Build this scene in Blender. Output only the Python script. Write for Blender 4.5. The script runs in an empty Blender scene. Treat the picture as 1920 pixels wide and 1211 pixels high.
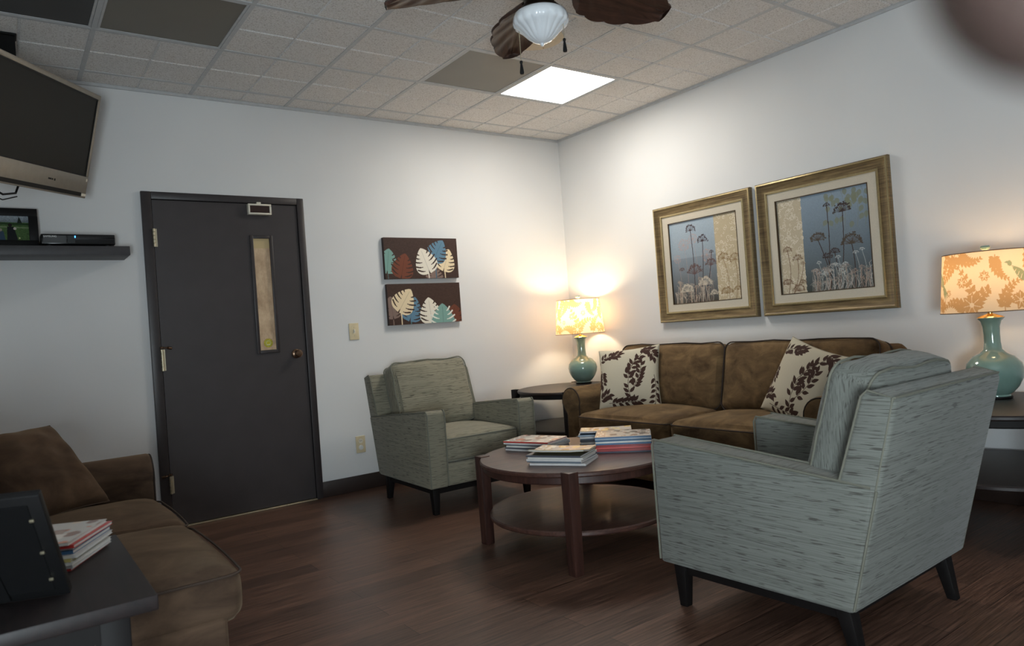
import bpy, bmesh, math, random
import numpy as np
from mathutils import Vector, Matrix
PI = math.pi
random.seed(7)
RNG = np.random.RandomState(11)
SC = bpy.context.scene
COL = SC.collection

# ------------------------------------------------------------------ camera, world, lights, exposure
def make_camera():
    yaw, pitch, roll = 0.62604, 0.00727, -0.07251
    f = Vector((math.sin(yaw)*math.cos(pitch), math.cos(yaw)*math.cos(pitch), math.sin(pitch)))
    r = Vector((math.cos(yaw), -math.sin(yaw), 0)); u = r.cross(f)
    r2 = math.cos(roll)*r + math.sin(roll)*u
    u2 = -math.sin(roll)*r + math.cos(roll)*u
    cd = bpy.data.cameras.new('camera'); c = bpy.data.objects.new('camera', cd); COL.objects.link(c)
    M = Matrix((r2, u2, -f)).transposed().to_4x4(); M.translation = Vector((-4.13776, -4.82819, 1.07852))
    c.matrix_world = M
    cd.sensor_width = 36; cd.lens = 1334.69/1920*36; cd.clip_start = .01
    cd.dof.use_dof = True; cd.dof.focus_distance = 3.9; cd.dof.aperture_fstop = 5.5
    SC.camera = c
    return c
CAM = make_camera()
SC.view_settings.view_transform = 'Standard'; SC.view_settings.look = 'None'
SC.view_settings.gamma = 1; SC.view_settings.use_curve_mapping = False
SC.view_settings.exposure = 0.16
W = bpy.data.worlds.new('world'); SC.world = W; W.use_nodes = True
W.node_tree.nodes['Background'].inputs[0].default_value = (.75, .85, 1, 1)
W.node_tree.nodes['Background'].inputs[1].default_value = .3

def area(name, loc, target, sx, sy, power, color):
    l = bpy.data.lights.new(name, 'AREA'); l.shape = 'RECTANGLE'; l.size = sx; l.size_y = sy
    l.energy = power; l.color = color
    o = bpy.data.objects.new(name, l); COL.objects.link(o); o.location = loc
    o.rotation_euler = (Vector(target)-Vector(loc)).to_track_quat('-Z', 'Y').to_euler()
    return o
# cool light from the left rear, set at an added, unseen window
area('added_window_light', (-4.66, -5.5, .85), (-2.6, -3.5, 2.6), .8, .8, 104, (.80, .92, .98))
# the lit fluorescent ceiling fixture
area('ceiling_fixture_light', (-.924, -1.112, 2.69), (-.924, -1.112, 0), .55, .55, 15, (1, .91, .78))
LAMP_POWER = (11.5, 3.0)

# ------------------------------------------------------------------ node helpers
def lin(c):
    return tuple((v/255/12.92 if v/255 <= .04045 else ((v/255+.055)/1.055)**2.4) for v in c)
def L4(c): return (*lin(c), 1)
class NT:
    def __init__(s, name):
        s.m = bpy.data.materials.new(name); s.m.use_nodes = True
        s.t = s.m.node_tree; s.b = s.t.nodes['Principled BSDF']; s.out = s.t.nodes['Material Output']
    def n(s, typ, **kw):
        x = s.t.nodes.new(typ)
        for k, v in kw.items():
            if k.startswith('i_'): x.inputs[k[2:].replace('_', ' ')].default_value = v
            else: setattr(x, k, v)
        return x
    def l(s, a, b): s.t.links.new(a, b)
    def coord(s, scale=(1, 1, 1), rot=(0, 0, 0), out='Object'):
        c = s.n('ShaderNodeTexCoord'); m = s.n('ShaderNodeMapping')
        m.inputs['Scale'].default_value = scale; m.inputs['Rotation'].default_value = rot
        s.l(c.outputs[out], m.inputs[0]); return m.outputs[0]
    def noise(s, vec, scale=5, detail=3, rough=.5, dist=0):
        x = s.n('ShaderNodeTexNoise'); x.inputs['Scale'].default_value = scale
        x.inputs['Detail'].default_value = detail; x.inputs['Roughness'].default_value = rough
        x.inputs['Distortion'].default_value = dist
        s.l(vec, x.inputs['Vector']); return x.outputs['Fac']
    def ramp(s, fac, stops, interp='LINEAR'):
        r = s.n('ShaderNodeValToRGB'); r.color_ramp.interpolation = interp
        e = r.color_ramp.elements
        while len(e) < len(stops): e.new(.5)
        for i, (p, c) in enumerate(stops): e[i].position = p; e[i].color = (*c, 1) if len(c) == 3 else c
        s.l(fac, r.inputs[0]); return r.outputs[0]
    def mix(s, fac, a, b, bt='MIX'):
        m = s.n('ShaderNodeMix', data_type='RGBA', blend_type=bt)
        for i, v in ((0, fac), (6, a), (7, b)):
            if hasattr(v, 'is_output') or isinstance(v, bpy.types.NodeSocket): s.l(v, m.inputs[i])
            elif i == 0: m.inputs[0].default_value = v
            else: m.inputs[i].default_value = (*v, 1) if len(v) == 3 else v
        return m.outputs[2]
    def math(s, op, a, b=0.0):
        m = s.n('ShaderNodeMath', operation=op)
        for i, v in ((0, a), (1, b)):
            if isinstance(v, bpy.types.NodeSocket): s.l(v, m.inputs[i])
            else: m.inputs[i].default_value = v
        return m.outputs[0]
    def bump(s, h, strength=.3, dist=.002):
        b = s.n('ShaderNodeBump'); b.inputs['Strength'].default_value = strength; b.inputs['Distance'].default_value = dist
        s.l(h, b.inputs['Height']); s.l(b.outputs[0], s.b.inputs['Normal'])
    def set(s, color=None, rough=None, metal=None, spec=None, coat=None):
        if color is not None:
            if isinstance(color, bpy.types.NodeSocket): s.l(color, s.b.inputs['Base Color'])
            else: s.b.inputs['Base Color'].default_value = (*color, 1)
        if rough is not None: s.b.inputs['Roughness'].default_value = rough
        if metal is not None: s.b.inputs['Metallic'].default_value = metal
        if spec is not None: s.b.inputs['Specular IOR Level'].default_value = spec
        if coat is not None: s.b.inputs['Coat Weight'].default_value = coat; s.b.inputs['Coat Roughness'].default_value = .08
        return s

def plain(name, rgb, rough=.5, metal=0, spec=.5, var=.06, bump=0, nscale=30, coat=None):
    t = NT(name); c = lin(rgb)
    nz = t.noise(t.coord(), nscale, 3)
    col = t.ramp(nz, [(.3, tuple(v*(1-var) for v in c)), (.7, tuple(min(1, v*(1+var)) for v in c))])
    t.set(col, rough, metal, spec, coat)
    if bump: t.bump(nz, bump, .002)
    return t.m
def glow(name, rgb, strength):
    t = NT(name); t.set(rgb, .4); t.b.inputs['Emission Color'].default_value = (*rgb, 1)
    t.b.inputs['Emission Strength'].default_value = strength; return t.m
def attr_mat(name, rough=.6, spec=.3, weave=0, wscale=900, coat=None):
    t = NT(name); a = t.n('ShaderNodeAttribute', attribute_name='paint')
    t.set(a.outputs['Color'], rough, 0, spec, coat)
    if weave: t.bump(t.noise(t.coord(), wscale, 2), weave, .001)
    return t.m
def wood(name, dark, light, axis='x', rough=.3, scale=1, coat=.3):
    t = NT(name)
    sc = {'x': (1.2, 14, 14), 'y': (14, 1.2, 14), 'z': (14, 14, 1.2)}[axis]
    v = t.coord(tuple(k*scale for k in sc))
    a = t.noise(v, 3, 6, .6, 1.2)
    t.set(t.ramp(a, [(.3, lin(dark)), (.7, lin(light))]), rough, 0, .5, coat)
    t.bump(a, .06, .001); return t.m

def fabric(name, base, dk, rot90=False):
    """tweed with fine horizontal streaks and darker dashes"""
    t = NT(name)
    base = lin(base); dk = lin(dk)
    def streak(sc_fine, sc_dash):
        n1 = t.noise(t.coord(sc_fine), 1, 2, .55)
        n2 = t.noise(t.coord(sc_dash), 1, 1, .4)
        a = t.ramp(n1, [(.34, tuple(.5*b+.5*d for b, d in zip(base, dk))), (.5, base), (.66, tuple(min(1, b*1.14) for b in base))])
        m = t.ramp(n2, [(.615, (0, 0, 0)), (.66, (.85, .85, .85))])
        return t.mix(m, a, dk), n1
    if rot90:
        col, h = streak((170, 8, 170), (90, 7, 90)) if False else streak((420, 420, 3.2), (270, 270, 15))
    else:
        cv, h = streak((3.2, 3.2, 420), (15, 15, 270))
        ch, h2 = streak((3.2, 420, 3.2), (15, 270, 15))
        geo = t.n('ShaderNodeTexCoord'); sep = t.n('ShaderNodeSeparateXYZ'); t.l(geo.outputs['Normal'], sep.inputs[0])
        k = t.math('GREATER_THAN', t.math('ABSOLUTE', sep.outputs['Z']), .72)
        col = t.mix(k, cv, ch)
    t.set(col, .95, 0, .15); t.b.inputs['Sheen Weight'].default_value = .15
    t.bump(h, .25, .0015); return t.m
def suede(name, a, b):
    t = NT(name); n1 = t.noise(t.coord((.7, 1, 1.6)), 7, 6, .6, .5); n2 = t.noise(t.coord((1, 1, 1)), 40, 2)
    t.set(t.ramp(n1, [(.32, lin(a)), (.52, tuple((x+y)/2 for x, y in zip(lin(a), lin(b)))), (.68, lin(b))]), .9, 0, .12)
    t.b.inputs['Sheen Weight'].default_value = .22; t.b.inputs['Sheen Roughness'].default_value = .45
    t.b.inputs['Sheen Tint'].default_value = (.8, .62, .42, 1)
    t.bump(n1, .25, .006); return t.m

# ------------------------------------------------------------------ mesh helpers
def new_obj(name, bm, mats, parent=None, smooth=True, angle=35):
    me = bpy.data.meshes.new(name); bm.normal_update(); bm.to_mesh(me); bm.free()
    return link_mesh(name, me, mats, parent, smooth, angle)
def link_mesh(name, me, mats, parent=None, smooth=True, angle=35):
    if not isinstance(mats, (list, tuple)): mats = [mats]
    for m in mats: me.materials.append(m)
    if smooth:
        me.shade_smooth()
        try: me.set_sharp_from_angle(angle=math.radians(angle))
        except Exception: pass
    o = bpy.data.objects.new(name, me); COL.objects.link(o)
    if parent: o.parent = parent
    return o
def tag(o, label=None, cat=None, group=None, kind=None):
    if label: o['label'] = label
    if cat: o['category'] = cat
    if group: o['group'] = group
    if kind: o['kind'] = kind
    return o
def struct(name, bm, m, smooth=True, parent=None):
    o = new_obj(name, bm, m, parent, smooth)
    if not parent: o['kind'] = 'structure'
    return o
def thing(name, label, cat, loc=(0, 0, 0), rz=0, group=None):
    o = bpy.data.objects.new(name, None); COL.objects.link(o); o.empty_display_size = .1
    o.location = loc; o.rotation_euler = (0, 0, rz); return tag(o, label, cat, group)
def copy_tree(o, parent=None):
    c = o.copy(); COL.objects.link(c); c.parent = parent
    for ch in [x for x in COL.objects if x.parent == o]: copy_tree(ch, c)
    return c
def box(bm, a, b, bev=0, seg=2, mat=0, M=None):
    x0, y0, z0 = a; x1, y1, z1 = b
    v = [bm.verts.new(p) for p in ((x0,y0,z0),(x1,y0,z0),(x1,y1,z0),(x0,y1,z0),(x0,y0,z1),(x1,y0,z1),(x1,y1,z1),(x0,y1,z1))]
    fs = [bm.faces.new([v[i] for i in f]) for f in ((3,2,1,0),(4,5,6,7),(0,1,5,4),(1,2,6,5),(2,3,7,6),(3,0,4,7))]
    for f in fs: f.material_index = mat
    if bev:
        es = list({e for f in fs for e in f.edges})
        r = bmesh.ops.bevel(bm, geom=es, offset=bev, segments=seg, profile=.5, affect='EDGES')
        vs = list({q for f in r['faces'] for q in f.verts} | {q for q in v if q.is_valid})
    else: vs = v
    if M is not None: bmesh.ops.transform(bm, matrix=M, verts=vs)
    return vs
def extrude_poly(bm, pts, axis, a, b, bev=0, seg=3, mat=0, M=None):
    """closed polygon (2D points in the other two axes) extruded along axis from a to b"""
    def P(p, t):
        if axis == 'x': return (t, p[0], p[1])
        if axis == 'y': return (p[0], t, p[1])
        return (p[0], p[1], t)
    v0 = [bm.verts.new(P(p, a)) for p in pts]; v1 = [bm.verts.new(P(p, b)) for p in pts]
    fs = [bm.faces.new(v0), bm.faces.new(v1[::-1])]
    n = len(pts)
    for i in range(n): fs.append(bm.faces.new([v0[i], v1[i], v1[(i+1) % n], v0[(i+1) % n]]))
    bmesh.ops.recalc_face_normals(bm, faces=fs)
    for f in fs: f.material_index = mat
    vs = v0+v1
    if bev:
        es = [e for e in {e for f in fs for e in f.edges} if e.calc_face_angle(0) > math.radians(30)]
        r = bmesh.ops.bevel(bm, geom=es, offset=bev, segments=seg, profile=.5, affect='EDGES')
        for f in r['faces']: f.material_index = mat
        vs = list({q for f in r['faces'] for q in f.verts} | {q for q in v0+v1 if q.is_valid})
    if M is not None: bmesh.ops.transform(bm, matrix=M, verts=vs)
    return vs
def tube(bm, pts, r, n=8, closed=False, mat=0):
    pts = [Vector(p) for p in pts]; rings = []
    N = len(pts); up = None
    for i, p in enumerate(pts):
        if closed: d = pts[(i+1) % N]-pts[i-1]
        else: d = pts[min(i+1, N-1)]-pts[max(i-1, 0)]
        d.normalize()
        if up is None: up = d.orthogonal().normalized()
        else: up = (up-d*up.dot(d)).normalized()
        s = d.cross(up); rr = r[i] if isinstance(r, (list, tuple)) else r
        rings.append([bm.verts.new(p+(up*math.cos(2*PI*k/n)+s*math.sin(2*PI*k/n))*rr) for k in range(n)])
    M = N if closed else N-1
    for i in range(M):
        A = rings[i]; B = rings[(i+1) % N]
        for k in range(n): bm.faces.new([A[k], A[(k+1) % n], B[(k+1) % n], B[k]]).material_index = mat
    if not closed:
        bm.faces.new(rings[0][::-1]).material_index = mat; bm.faces.new(rings[-1]).material_index = mat
def lathe(bm, prof, n=48, mat=0, flute=None, center=(0, 0)):
    rings = []
    for (r, z) in prof:
        if r < 1e-6: rings.append([bm.verts.new((center[0], center[1], z))])
        else:
            ring = []
            for k in range(n):
                a = 2*PI*k/n; q = r*(1+(flute(a, z) if flute else 0))
                ring.append(bm.verts.new((center[0]+q*math.cos(a), center[1]+q*math.sin(a), z)))
            rings.append(ring)
    fs = []
    for A, B in zip(rings, rings[1:]):
        if len(A) == 1 and len(B) == 1: continue
        for k in range(n):
            k2 = (k+1) % n
            if len(A) == 1: fs.append(bm.faces.new([A[0], B[k2], B[k]]))
            elif len(B) == 1: fs.append(bm.faces.new([A[k], A[k2], B[0]]))
            else: fs.append(bm.faces.new([A[k], A[k2], B[k2], B[k]]))
    for f in fs: f.material_index = mat
    bmesh.ops.recalc_face_normals(bm, faces=fs)
def cushion(bm, size, r=.04, crown=(0, 0, .02), n=14, wr=0, seed=0, M=None, pinch=0, mat=0):
    """soft rounded box centred at origin, size = full extents; crown = bulge per axis"""
    h = [s/2 for s in size]; rnd = random.Random(seed)
    ph = [(rnd.uniform(0, 6.3), rnd.uniform(2, 5), rnd.uniform(-3, 3)) for _ in range(6)]
    vmap = {}
    def vert(i, j, k):
        key = (i, j, k)
        if key in vmap: return vmap[key]
        q = [2*c/n-1 for c in key]
        q = [math.copysign(1-(1-abs(c))**1.25 if abs(c) > .0 else 0, c) for c in q]
        p = [q[a]*h[a] for a in range(3)]
        c_ = [max(-(h[a]-r), min(h[a]-r, p[a])) for a in range(3)]
        d = Vector([p[a]-c_[a] for a in range(3)])
        if d.length > 1e-9: p = Vector(c_)+d.normalized()*r
        else: p = Vector(p)
        for a in range(3):
            o1, o2 = (a+1) % 3, (a+2) % 3
            w = (1-q[o1]**2)*(1-q[o2]**2)
            p[a] += q[a]*crown[a]*w**.7 if w > 0 else 0
        if pinch:
            for a, o1, in ((0, 1), (1, 0)):
                p[a] -= pinch*math.copysign(1, q[a])*(1-q[o1]**2)*abs(q[a])**3
        if wr:
            s = sum(math.sin(a_+b_*q[0]*2+c2*q[1]*2+q[2]*b_) for a_, b_, c2 in ph)/6
            p = p+Vector((s*wr*.5, -s*wr*.5, s*wr))
        v = bm.verts.new(p); vmap[key] = v; return v
    fs = []
    for a in range(3):
        o1, o2 = (a+1) % 3, (a+2) % 3
        for side in (0, n):
            for i in range(n):
                for j in range(n):
                    ks = []
                    for (di, dj) in ((0, 0), (1, 0), (1, 1), (0, 1)):
                        k = [0, 0, 0]; k[a] = side; k[o1] = i+di; k[o2] = j+dj; ks.append(vert(*k))
                    if side == 0: ks = ks[::-1]
                    f = bm.faces.new(ks); f.material_index = mat; fs.append(f)
    if M is not None: bmesh.ops.transform(bm, matrix=M, verts=list(vmap.values()))
    return vmap
def rrect(w, d, r, z, n=5):
    """rounded rectangle loop for piping"""
    out = []
    for cx, cy, a0 in ((w/2-r, d/2-r, 0), (-w/2+r, d/2-r, 90), (-w/2+r, -d/2+r, 180), (w/2-r, -d/2+r, 270)):
        for k in range(n+1):
            a = math.radians(a0+90*k/n); out.append((cx+r*math.cos(a), cy+r*math.sin(a), z))
    # subdivide the long sides
    res = []
    for i, p in enumerate(out):
        q = out[(i+1) % len(out)]; res.append(p)
        if (Vector(p)-Vector(q)).length > .1:
            for k in range(1, 6): res.append(tuple(Vector(p).lerp(Vector(q), k/6)))
    return res
def T(loc=(0, 0, 0), rx=0, ry=0, rz=0):
    return Matrix.Translation(loc) @ Matrix.Rotation(rz, 4, 'Z') @ Matrix.Rotation(ry, 4, 'Y') @ Matrix.Rotation(rx, 4, 'X')
def text_mesh(txt, size, depth=.0005):
    c = bpy.data.curves.new('t', 'FONT'); c.body = txt; c.size = size; c.extrude = depth; c.align_x = 'CENTER'; c.align_y = 'CENTER'
    o = bpy.data.objects.new('t', c); COL.objects.link(o)
    dg = bpy.context.evaluated_depsgraph_get(); me = bpy.data.meshes.new_from_object(o.evaluated_get(dg))
    bpy.data.objects.remove(o); return me

# ------------------------------------------------------------------ painted grids
class Paint:
    """an artwork painted as colours on a dense grid; coordinates 0..w, 0..h with y down"""
    def __init__(s, nx, ny, w, h, bg):
        s.nx, s.ny, s.w, s.h = nx, ny, w, h
        s.a = np.empty((ny, nx, 3)); s.a[:] = lin(bg)
        s.X, s.Y = np.meshgrid((np.arange(nx)+.5)/nx*w, (np.arange(ny)+.5)/ny*h)
    def _bb(s, P, pad=0):
        x0, y0 = P.min(0)-pad; x1, y1 = P.max(0)+pad
        i0 = max(0, int(x0/s.w*s.nx)-1); i1 = min(s.nx, int(x1/s.w*s.nx)+2)
        j0 = max(0, int(y0/s.h*s.ny)-1); j1 = min(s.ny, int(y1/s.h*s.ny)+2)
        return slice(j0, j1), slice(i0, i1)
    def poly(s, pts, rgb, al=1):
        P = np.asarray(pts, float); sl = s._bb(P)
        X, Y = s.X[sl], s.Y[sl]
        if X.size == 0: return
        ins = np.zeros(X.shape, bool); n = len(P)
        for i in range(n):
            xa, ya = P[i]; xb, yb = P[(i+1) % n]
            if ya == yb: continue
            c = ((ya > Y) != (yb > Y)) & (X < (xb-xa)*(Y-ya)/(yb-ya)+xa); ins ^= c
        s.a[sl][ins] = s.a[sl][ins]*(1-al)+np.array(lin(rgb))*al
    def line(s, pts, w, rgb, al=1):
        P = np.asarray(pts, float); sl = s._bb(P, w)
        X, Y = s.X[sl], s.Y[sl]
        if X.size == 0: return
        m = np.zeros(X.shape, bool)
        for (xa, ya), (xb, yb) in zip(P[:-1], P[1:]):
            dx, dy = xb-xa, yb-ya; L = dx*dx+dy*dy+1e-12
            t = np.clip(((X-xa)*dx+(Y-ya)*dy)/L, 0, 1)
            m |= (X-xa-t*dx)**2+(Y-ya-t*dy)**2 < (w/2)**2
        s.a[sl][m] = s.a[sl][m]*(1-al)+np.array(lin(rgb))*al
    def disc(s, c, r, rgb, al=1, ry=None):
        t = np.linspace(0, 2*PI, 20)[:-1]; s.poly(np.c_[c[0]+r*np.cos(t), c[1]+(ry or r)*np.sin(t)], rgb, al)
    def grad(s, sl, top, bot, p=1):
        t = ((s.Y[sl]-s.Y[sl].min())/(np.ptp(s.Y[sl])+1e-9))[..., None]**p
        s.a[sl] = np.array(lin(top))*(1-t)+np.array(lin(bot))*t
    def grain(s, amt, sl=slice(None), stretch=(1, 1)):
        sh = s.a[sl].shape[:2]
        n = RNG.rand(max(1, sh[0]//stretch[1]+1), max(1, sh[1]//stretch[0]+1)).repeat(stretch[1], 0).repeat(stretch[0], 1)[:sh[0], :sh[1]]
        s.a[sl] *= (1+amt*(n-.5)[..., None])
def leaf(p, c, L, wd, ang, rgb, al=1, vein=None):
    t = np.linspace(0, 1, 12); w = wd*np.sin(PI*t**.8)*.5
    pts = np.r_[np.c_[t*L, w], np.c_[t[::-1]*L, -w[::-1]]]
    ca, sa = math.cos(ang), math.sin(ang)
    q = np.c_[c[0]+pts[:, 0]*ca-pts[:, 1]*sa, c[1]+pts[:, 0]*sa+pts[:, 1]*ca]
    p.poly(q, rgb, al)
    if vein: p.line([c, (c[0]+L*.85*ca, c[1]+L*.85*sa)], wd*.07, vein, .8)
def paint_grid(name, p, mat, xf, parent=None):
    """grid mesh from a Paint; xf maps arrays of (x across, y down) to 3D points"""
    nx, ny = p.nx, p.ny
    xs = np.linspace(0, p.w, nx); ys = np.linspace(0, p.h, ny)
    X, Y = np.meshgrid(xs, ys); V = xf(X.ravel(), Y.ravel())
    idx = np.arange(nx*ny).reshape(ny, nx)
    F = np.stack([idx[:-1, :-1], idx[1:, :-1], idx[1:, 1:], idx[:-1, 1:]], -1).reshape(-1, 4)
    me = bpy.data.meshes.new(name)
    me.vertices.add(len(V)); me.vertices.foreach_set('co', np.asarray(V, np.float32).ravel())
    me.loops.add(F.size); me.loops.foreach_set('vertex_index', F.ravel().astype(np.int32))
    me.polygons.add(len(F)); me.polygons.foreach_set('loop_start', np.arange(0, F.size, 4, dtype=np.int32))
    me.polygons.foreach_set('loop_total', np.full(len(F), 4, np.int32))
    me.update(calc_edges=True)
    at = me.color_attributes.new('paint', 'FLOAT_COLOR', 'POINT')
    C = np.c_[np.clip(p.a.reshape(-1, 3), 0, 1), np.ones(nx*ny)].astype(np.float32)
    at.data.foreach_set('color', C.ravel())
    return link_mesh(name, me, mat, parent, True, 60)

# ------------------------------------------------------------------ materials
def wall_mat():
    t = NT('wall_paint'); v = t.coord()
    n = t.noise(v, 260, 3, .6); big = t.noise(v, 1.2, 2)
    t.set(t.ramp(big, [(.3, lin((216, 217, 218))), (.7, lin((224, 225, 225)))]), .62, 0, .3)
    t.bump(n, .12, .0015); return t.m
M_wall = wall_mat()
def floor_mat():
    t = NT('walnut_plank_floor')
    v = t.coord((1, 1, 1))
    br = t.n('ShaderNodeTexBrick', offset=.37); t.l(v, br.inputs['Vector'])
    for k, val in (('Scale', 1), ('Mortar Size', .0012), ('Mortar Smooth', .3), ('Bias', 0), ('Brick Width', 1.25), ('Row Height', .125)):
        br.inputs[k].default_value = val
    br.inputs['Color1'].default_value = (0, 0, 0, 1); br.inputs['Color2'].default_value = (1, 1, 1, 1); br.inputs['Mortar'].default_value = (.5, .5, .5, 1)
    g = t.noise(t.coord((1.5, 36, 1)), 2.2, 8, .66, .7)
    g2 = t.noise(t.coord((3, 160, 1)), 1.5, 4, .6)
    c1 = t.ramp(g, [(.32, lin((50, 35, 29))), (.5, lin((88, 64, 53))), (.68, lin((134, 102, 86)))])
    c2 = t.mix(.5, c1, t.ramp(g2, [(.36, lin((42, 29, 24))), (.64, lin((136, 104, 87)))]))
    tone = t.ramp(br.outputs['Color'], [(0, (.72, .7, .7)), (1, (1.18, 1.12, 1.08))])
    c3 = t.mix(1.0, c2, tone, 'MULTIPLY')
    c4 = t.mix(br.outputs['Fac'], c3, lin((24, 16, 12)))
    t.set(c4, .38, 0, .5)
    t.l(t.math('ADD', t.math('MULTIPLY', g, .25), .25), t.b.inputs['Roughness'])
    t.bump(t.math('SUBTRACT', t.math('ADD', g, g2), br.outputs['Fac']), .12, .0015); return t.m
M_floor = floor_mat()
def tile_mat():
    t = NT('speckled_acoustic_tile'); v = t.coord()
    n = t.noise(v, 150, 2, .7); n2 = t.noise(v, 420, 2)
    c = t.ramp(n, [(.34, lin((178, 174, 170))), (.46, lin((218, 216, 214))), (.7, lin((228, 227, 226)))])
    t.set(c, .9, 0, .2); t.bump(t.math('ADD', n, n2), .35, .002); return t.m
M_tile = tile_mat()
M_tbar = plain('painted_ceiling_grid', (186, 188, 190), .5)
M_base = plain('dark_brown_baseboard', (48, 36, 32), .35)
M_door = plain('charcoal_door_paint', (62, 57, 58), .42, bump=.08, nscale=8, var=.07)
M_casing = plain('charcoal_casing_paint', (54, 49, 50), .4)
M_dark = plain('dark_gap', (12, 11, 11), .8)
M_nickel = plain('aged_nickel', (196, 186, 160), .35, .8)
M_bronze = plain('antique_bronze', (120, 96, 78), .25, .9)
M_ivory = plain('ivory_plastic', (214, 200, 166), .4)
M_ivory2 = plain('pale_ivory_plastic', (226, 220, 204), .35)
M_black = plain('black_plastic', (18, 18, 19), .5, spec=.25)
M_blackgloss = plain('gloss_black_plastic', (14, 15, 17), .12)
M_blackwood = plain('black_lacquered_wood', (19, 16, 16), .6, spec=.22)
M_shelf = plain('dark_grey_shelf_laminate', (62, 61, 64), .5)
M_silver = plain('champagne_tv_plastic', (142, 134, 122), .38, .25)
M_white = plain('white_plastic', (225, 226, 224), .4)
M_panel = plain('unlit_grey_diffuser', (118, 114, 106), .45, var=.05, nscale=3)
M_suede = suede('brown_microsuede', (68, 52, 36), (124, 100, 70))
M_suede2 = suede('brown_microsuede_loveseat', (66, 52, 43), (104, 84, 68))
M_suedepipe = plain('dark_brown_piping', (44, 32, 25), .8)
M_suedepipe2 = plain('brown_piping', (66, 52, 43), .85)
M_fab = fabric('sage_tweed', (137, 133, 116), (82, 78, 68))
M_fab_g = fabric('sage_tweed_turned', (137, 133, 116), (82, 78, 68), True)
M_fab2 = fabric('pale_sage_tweed', (120, 123, 117), (76, 75, 70))
M_fab2_g = fabric('pale_sage_tweed_turned', (120, 123, 117), (76, 75, 70), True)
M_fabpipe = plain('grey_green_piping', (116, 116, 104), .9)
M_mahog = wood('mahogany_top', (58, 36, 31), (92, 62, 52), 'x', .42, 1, .12)
M_mahogz = wood('mahogany_leg', (46, 27, 23), (76, 47, 39), 'z', .45, 1, .1)
M_esp = wood('espresso_wood', (26, 18, 17), (42, 30, 27), 'x', .45, 1, .05)
M_ceramic = plain('celadon_glaze', (120, 148, 138), .12, 0, .6, var=.1, nscale=7, coat=.6)
M_brass = plain('polished_brass', (214, 178, 110), .22, 1)
M_paper = plain('magazine_paper', (198, 196, 194), .6, bump=.3, nscale=400)

# ------------------------------------------------------------------ room shell
H = 2.716; XL = -4.72; YR = -7.5; FT = .3048
GX = lambda k: -(.03+k)*FT       # ceiling grid lines (every second one carries a bar)
GY = lambda k: -(.653+k)*FT
bm = bmesh.new(); box(bm, (XL-.1, YR-.1, -.05), (.1, .1, 0)); struct('floor', bm, M_floor, False)
DX0, DX1, DZ = -3.326, -2.416, 2.034
bm = bmesh.new()
box(bm, (XL-.1, 0, 0), (DX0-.012, .12, H+.1)); box(bm, (DX1+.012, 0, 0), (.12, .12, H+.1)); box(bm, (DX0-.012, 0, DZ+.012), (DX1+.012, .12, H+.1))
struct('wall_back', bm, M_wall, False)
bm = bmesh.new(); box(bm, (0, YR-.1, 0), (.12, 0, H+.1)); struct('wall_right', bm, M_wall, False)
WY0, WY1, WZ0, WZ1 = -6.2, -5.1, .12, 2.0
bm = bmesh.new()
box(bm, (XL-.12, YR-.1, 0), (XL, WY0, H+.1)); box(bm, (XL-.12, WY1, 0), (XL, 0, H+.1))
box(bm, (XL-.12, WY0, 0), (XL, WY1, WZ0)); box(bm, (XL-.12, WY0, WZ1), (XL, WY1, H+.1))
struct('wall_left', bm, M_wall, False)
bm = bmesh.new(); box(bm, (XL-.1, YR-.12, 0), (.1, YR, H+.1)); struct('wall_rear', bm, M_wall, False)
bm = bmesh.new()
for a, b in (((WY0, WZ0), (WY0+.05, WZ1)), ((WY1-.05, WZ0), (WY1, WZ1)), ((WY0, WZ0), (WY1, WZ0+.05)), ((WY0, WZ1-.05), (WY1, WZ1)), (((WY0+WY1)/2-.02, WZ0), ((WY0+WY1)/2+.02, WZ1))):
    box(bm, (XL-.08, a[0], a[1]), (XL-.04, b[0], b[1]))
w1 = struct('added_window_1', bm, M_white, False)  # added window out of view, shaped to carry the cool side light
bm = bmesh.new(); box(bm, (XL-.07, WY0+.05, WZ0+.05), (XL-.065, WY1-.05, WZ1-.05)); 
t = NT('window_glass'); t.set((.95, .97, 1), .02); t.b.inputs['Transmission Weight'].default_value = 1
new_obj('pane', bm, t.m, w1, False)

# ceiling: 1 ft pads of scored tile; four 2 ft cells hold fixtures
FIX = [(2, 4), (4, 6), (10, 12), (12, 14)]
bm = bmesh.new(); box(bm, (XL-.1, YR-.1, H+.006), (.1, .1, H+.1))
def pad(x0, x1, y0, y1):
    x1 = min(x1, -.001); y1 = min(y1, -.001); x0 = max(x0, XL); y0 = max(y0, YR)
    if x1-x0 < .03 or y1-y0 < .03: return
    g = .0035; e = .005
    a = [bm.verts.new((x, y, H+.006)) for x, y in ((x0+g, y0+g), (x1-g, y0+g), (x1-g, y1-g), (x0+g, y1-g))]
    b = [bm.verts.new((x, y, H)) for x, y in ((x0+g+e, y0+g+e), (x1-g-e, y0+g+e), (x1-g-e, y1-g-e), (x0+g+e, y1-g-e))]
    bm.faces.new(b[::-1])
    for i in range(4): bm.faces.new([a[i], b[i], b[(i+1) % 4], a[(i+1) % 4]][::-1])
for i in range(-1, 16):
    for j in range(-2, 25):
        if 2 <= j < 4 and any(a <= i < b for a, b in FIX): continue
        pad(GX(i+1), GX(i), GY(j+1), GY(j))
o = struct('ceiling', bm, M_tile, False)
bm = bmesh.new()
for k in range(0, 16, 2): box(bm, (GX(k)-.012, YR, H-.003), (min(-.001, GX(k)+.012), -.001, H+.004), .001, 1)
for k in range(-2, 24, 2):
    if GY(k) < -.01: box(bm, (XL, GY(k)-.012, H-.0034), (-.001, GY(k)+.012, H+.004), .001, 1)
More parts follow.
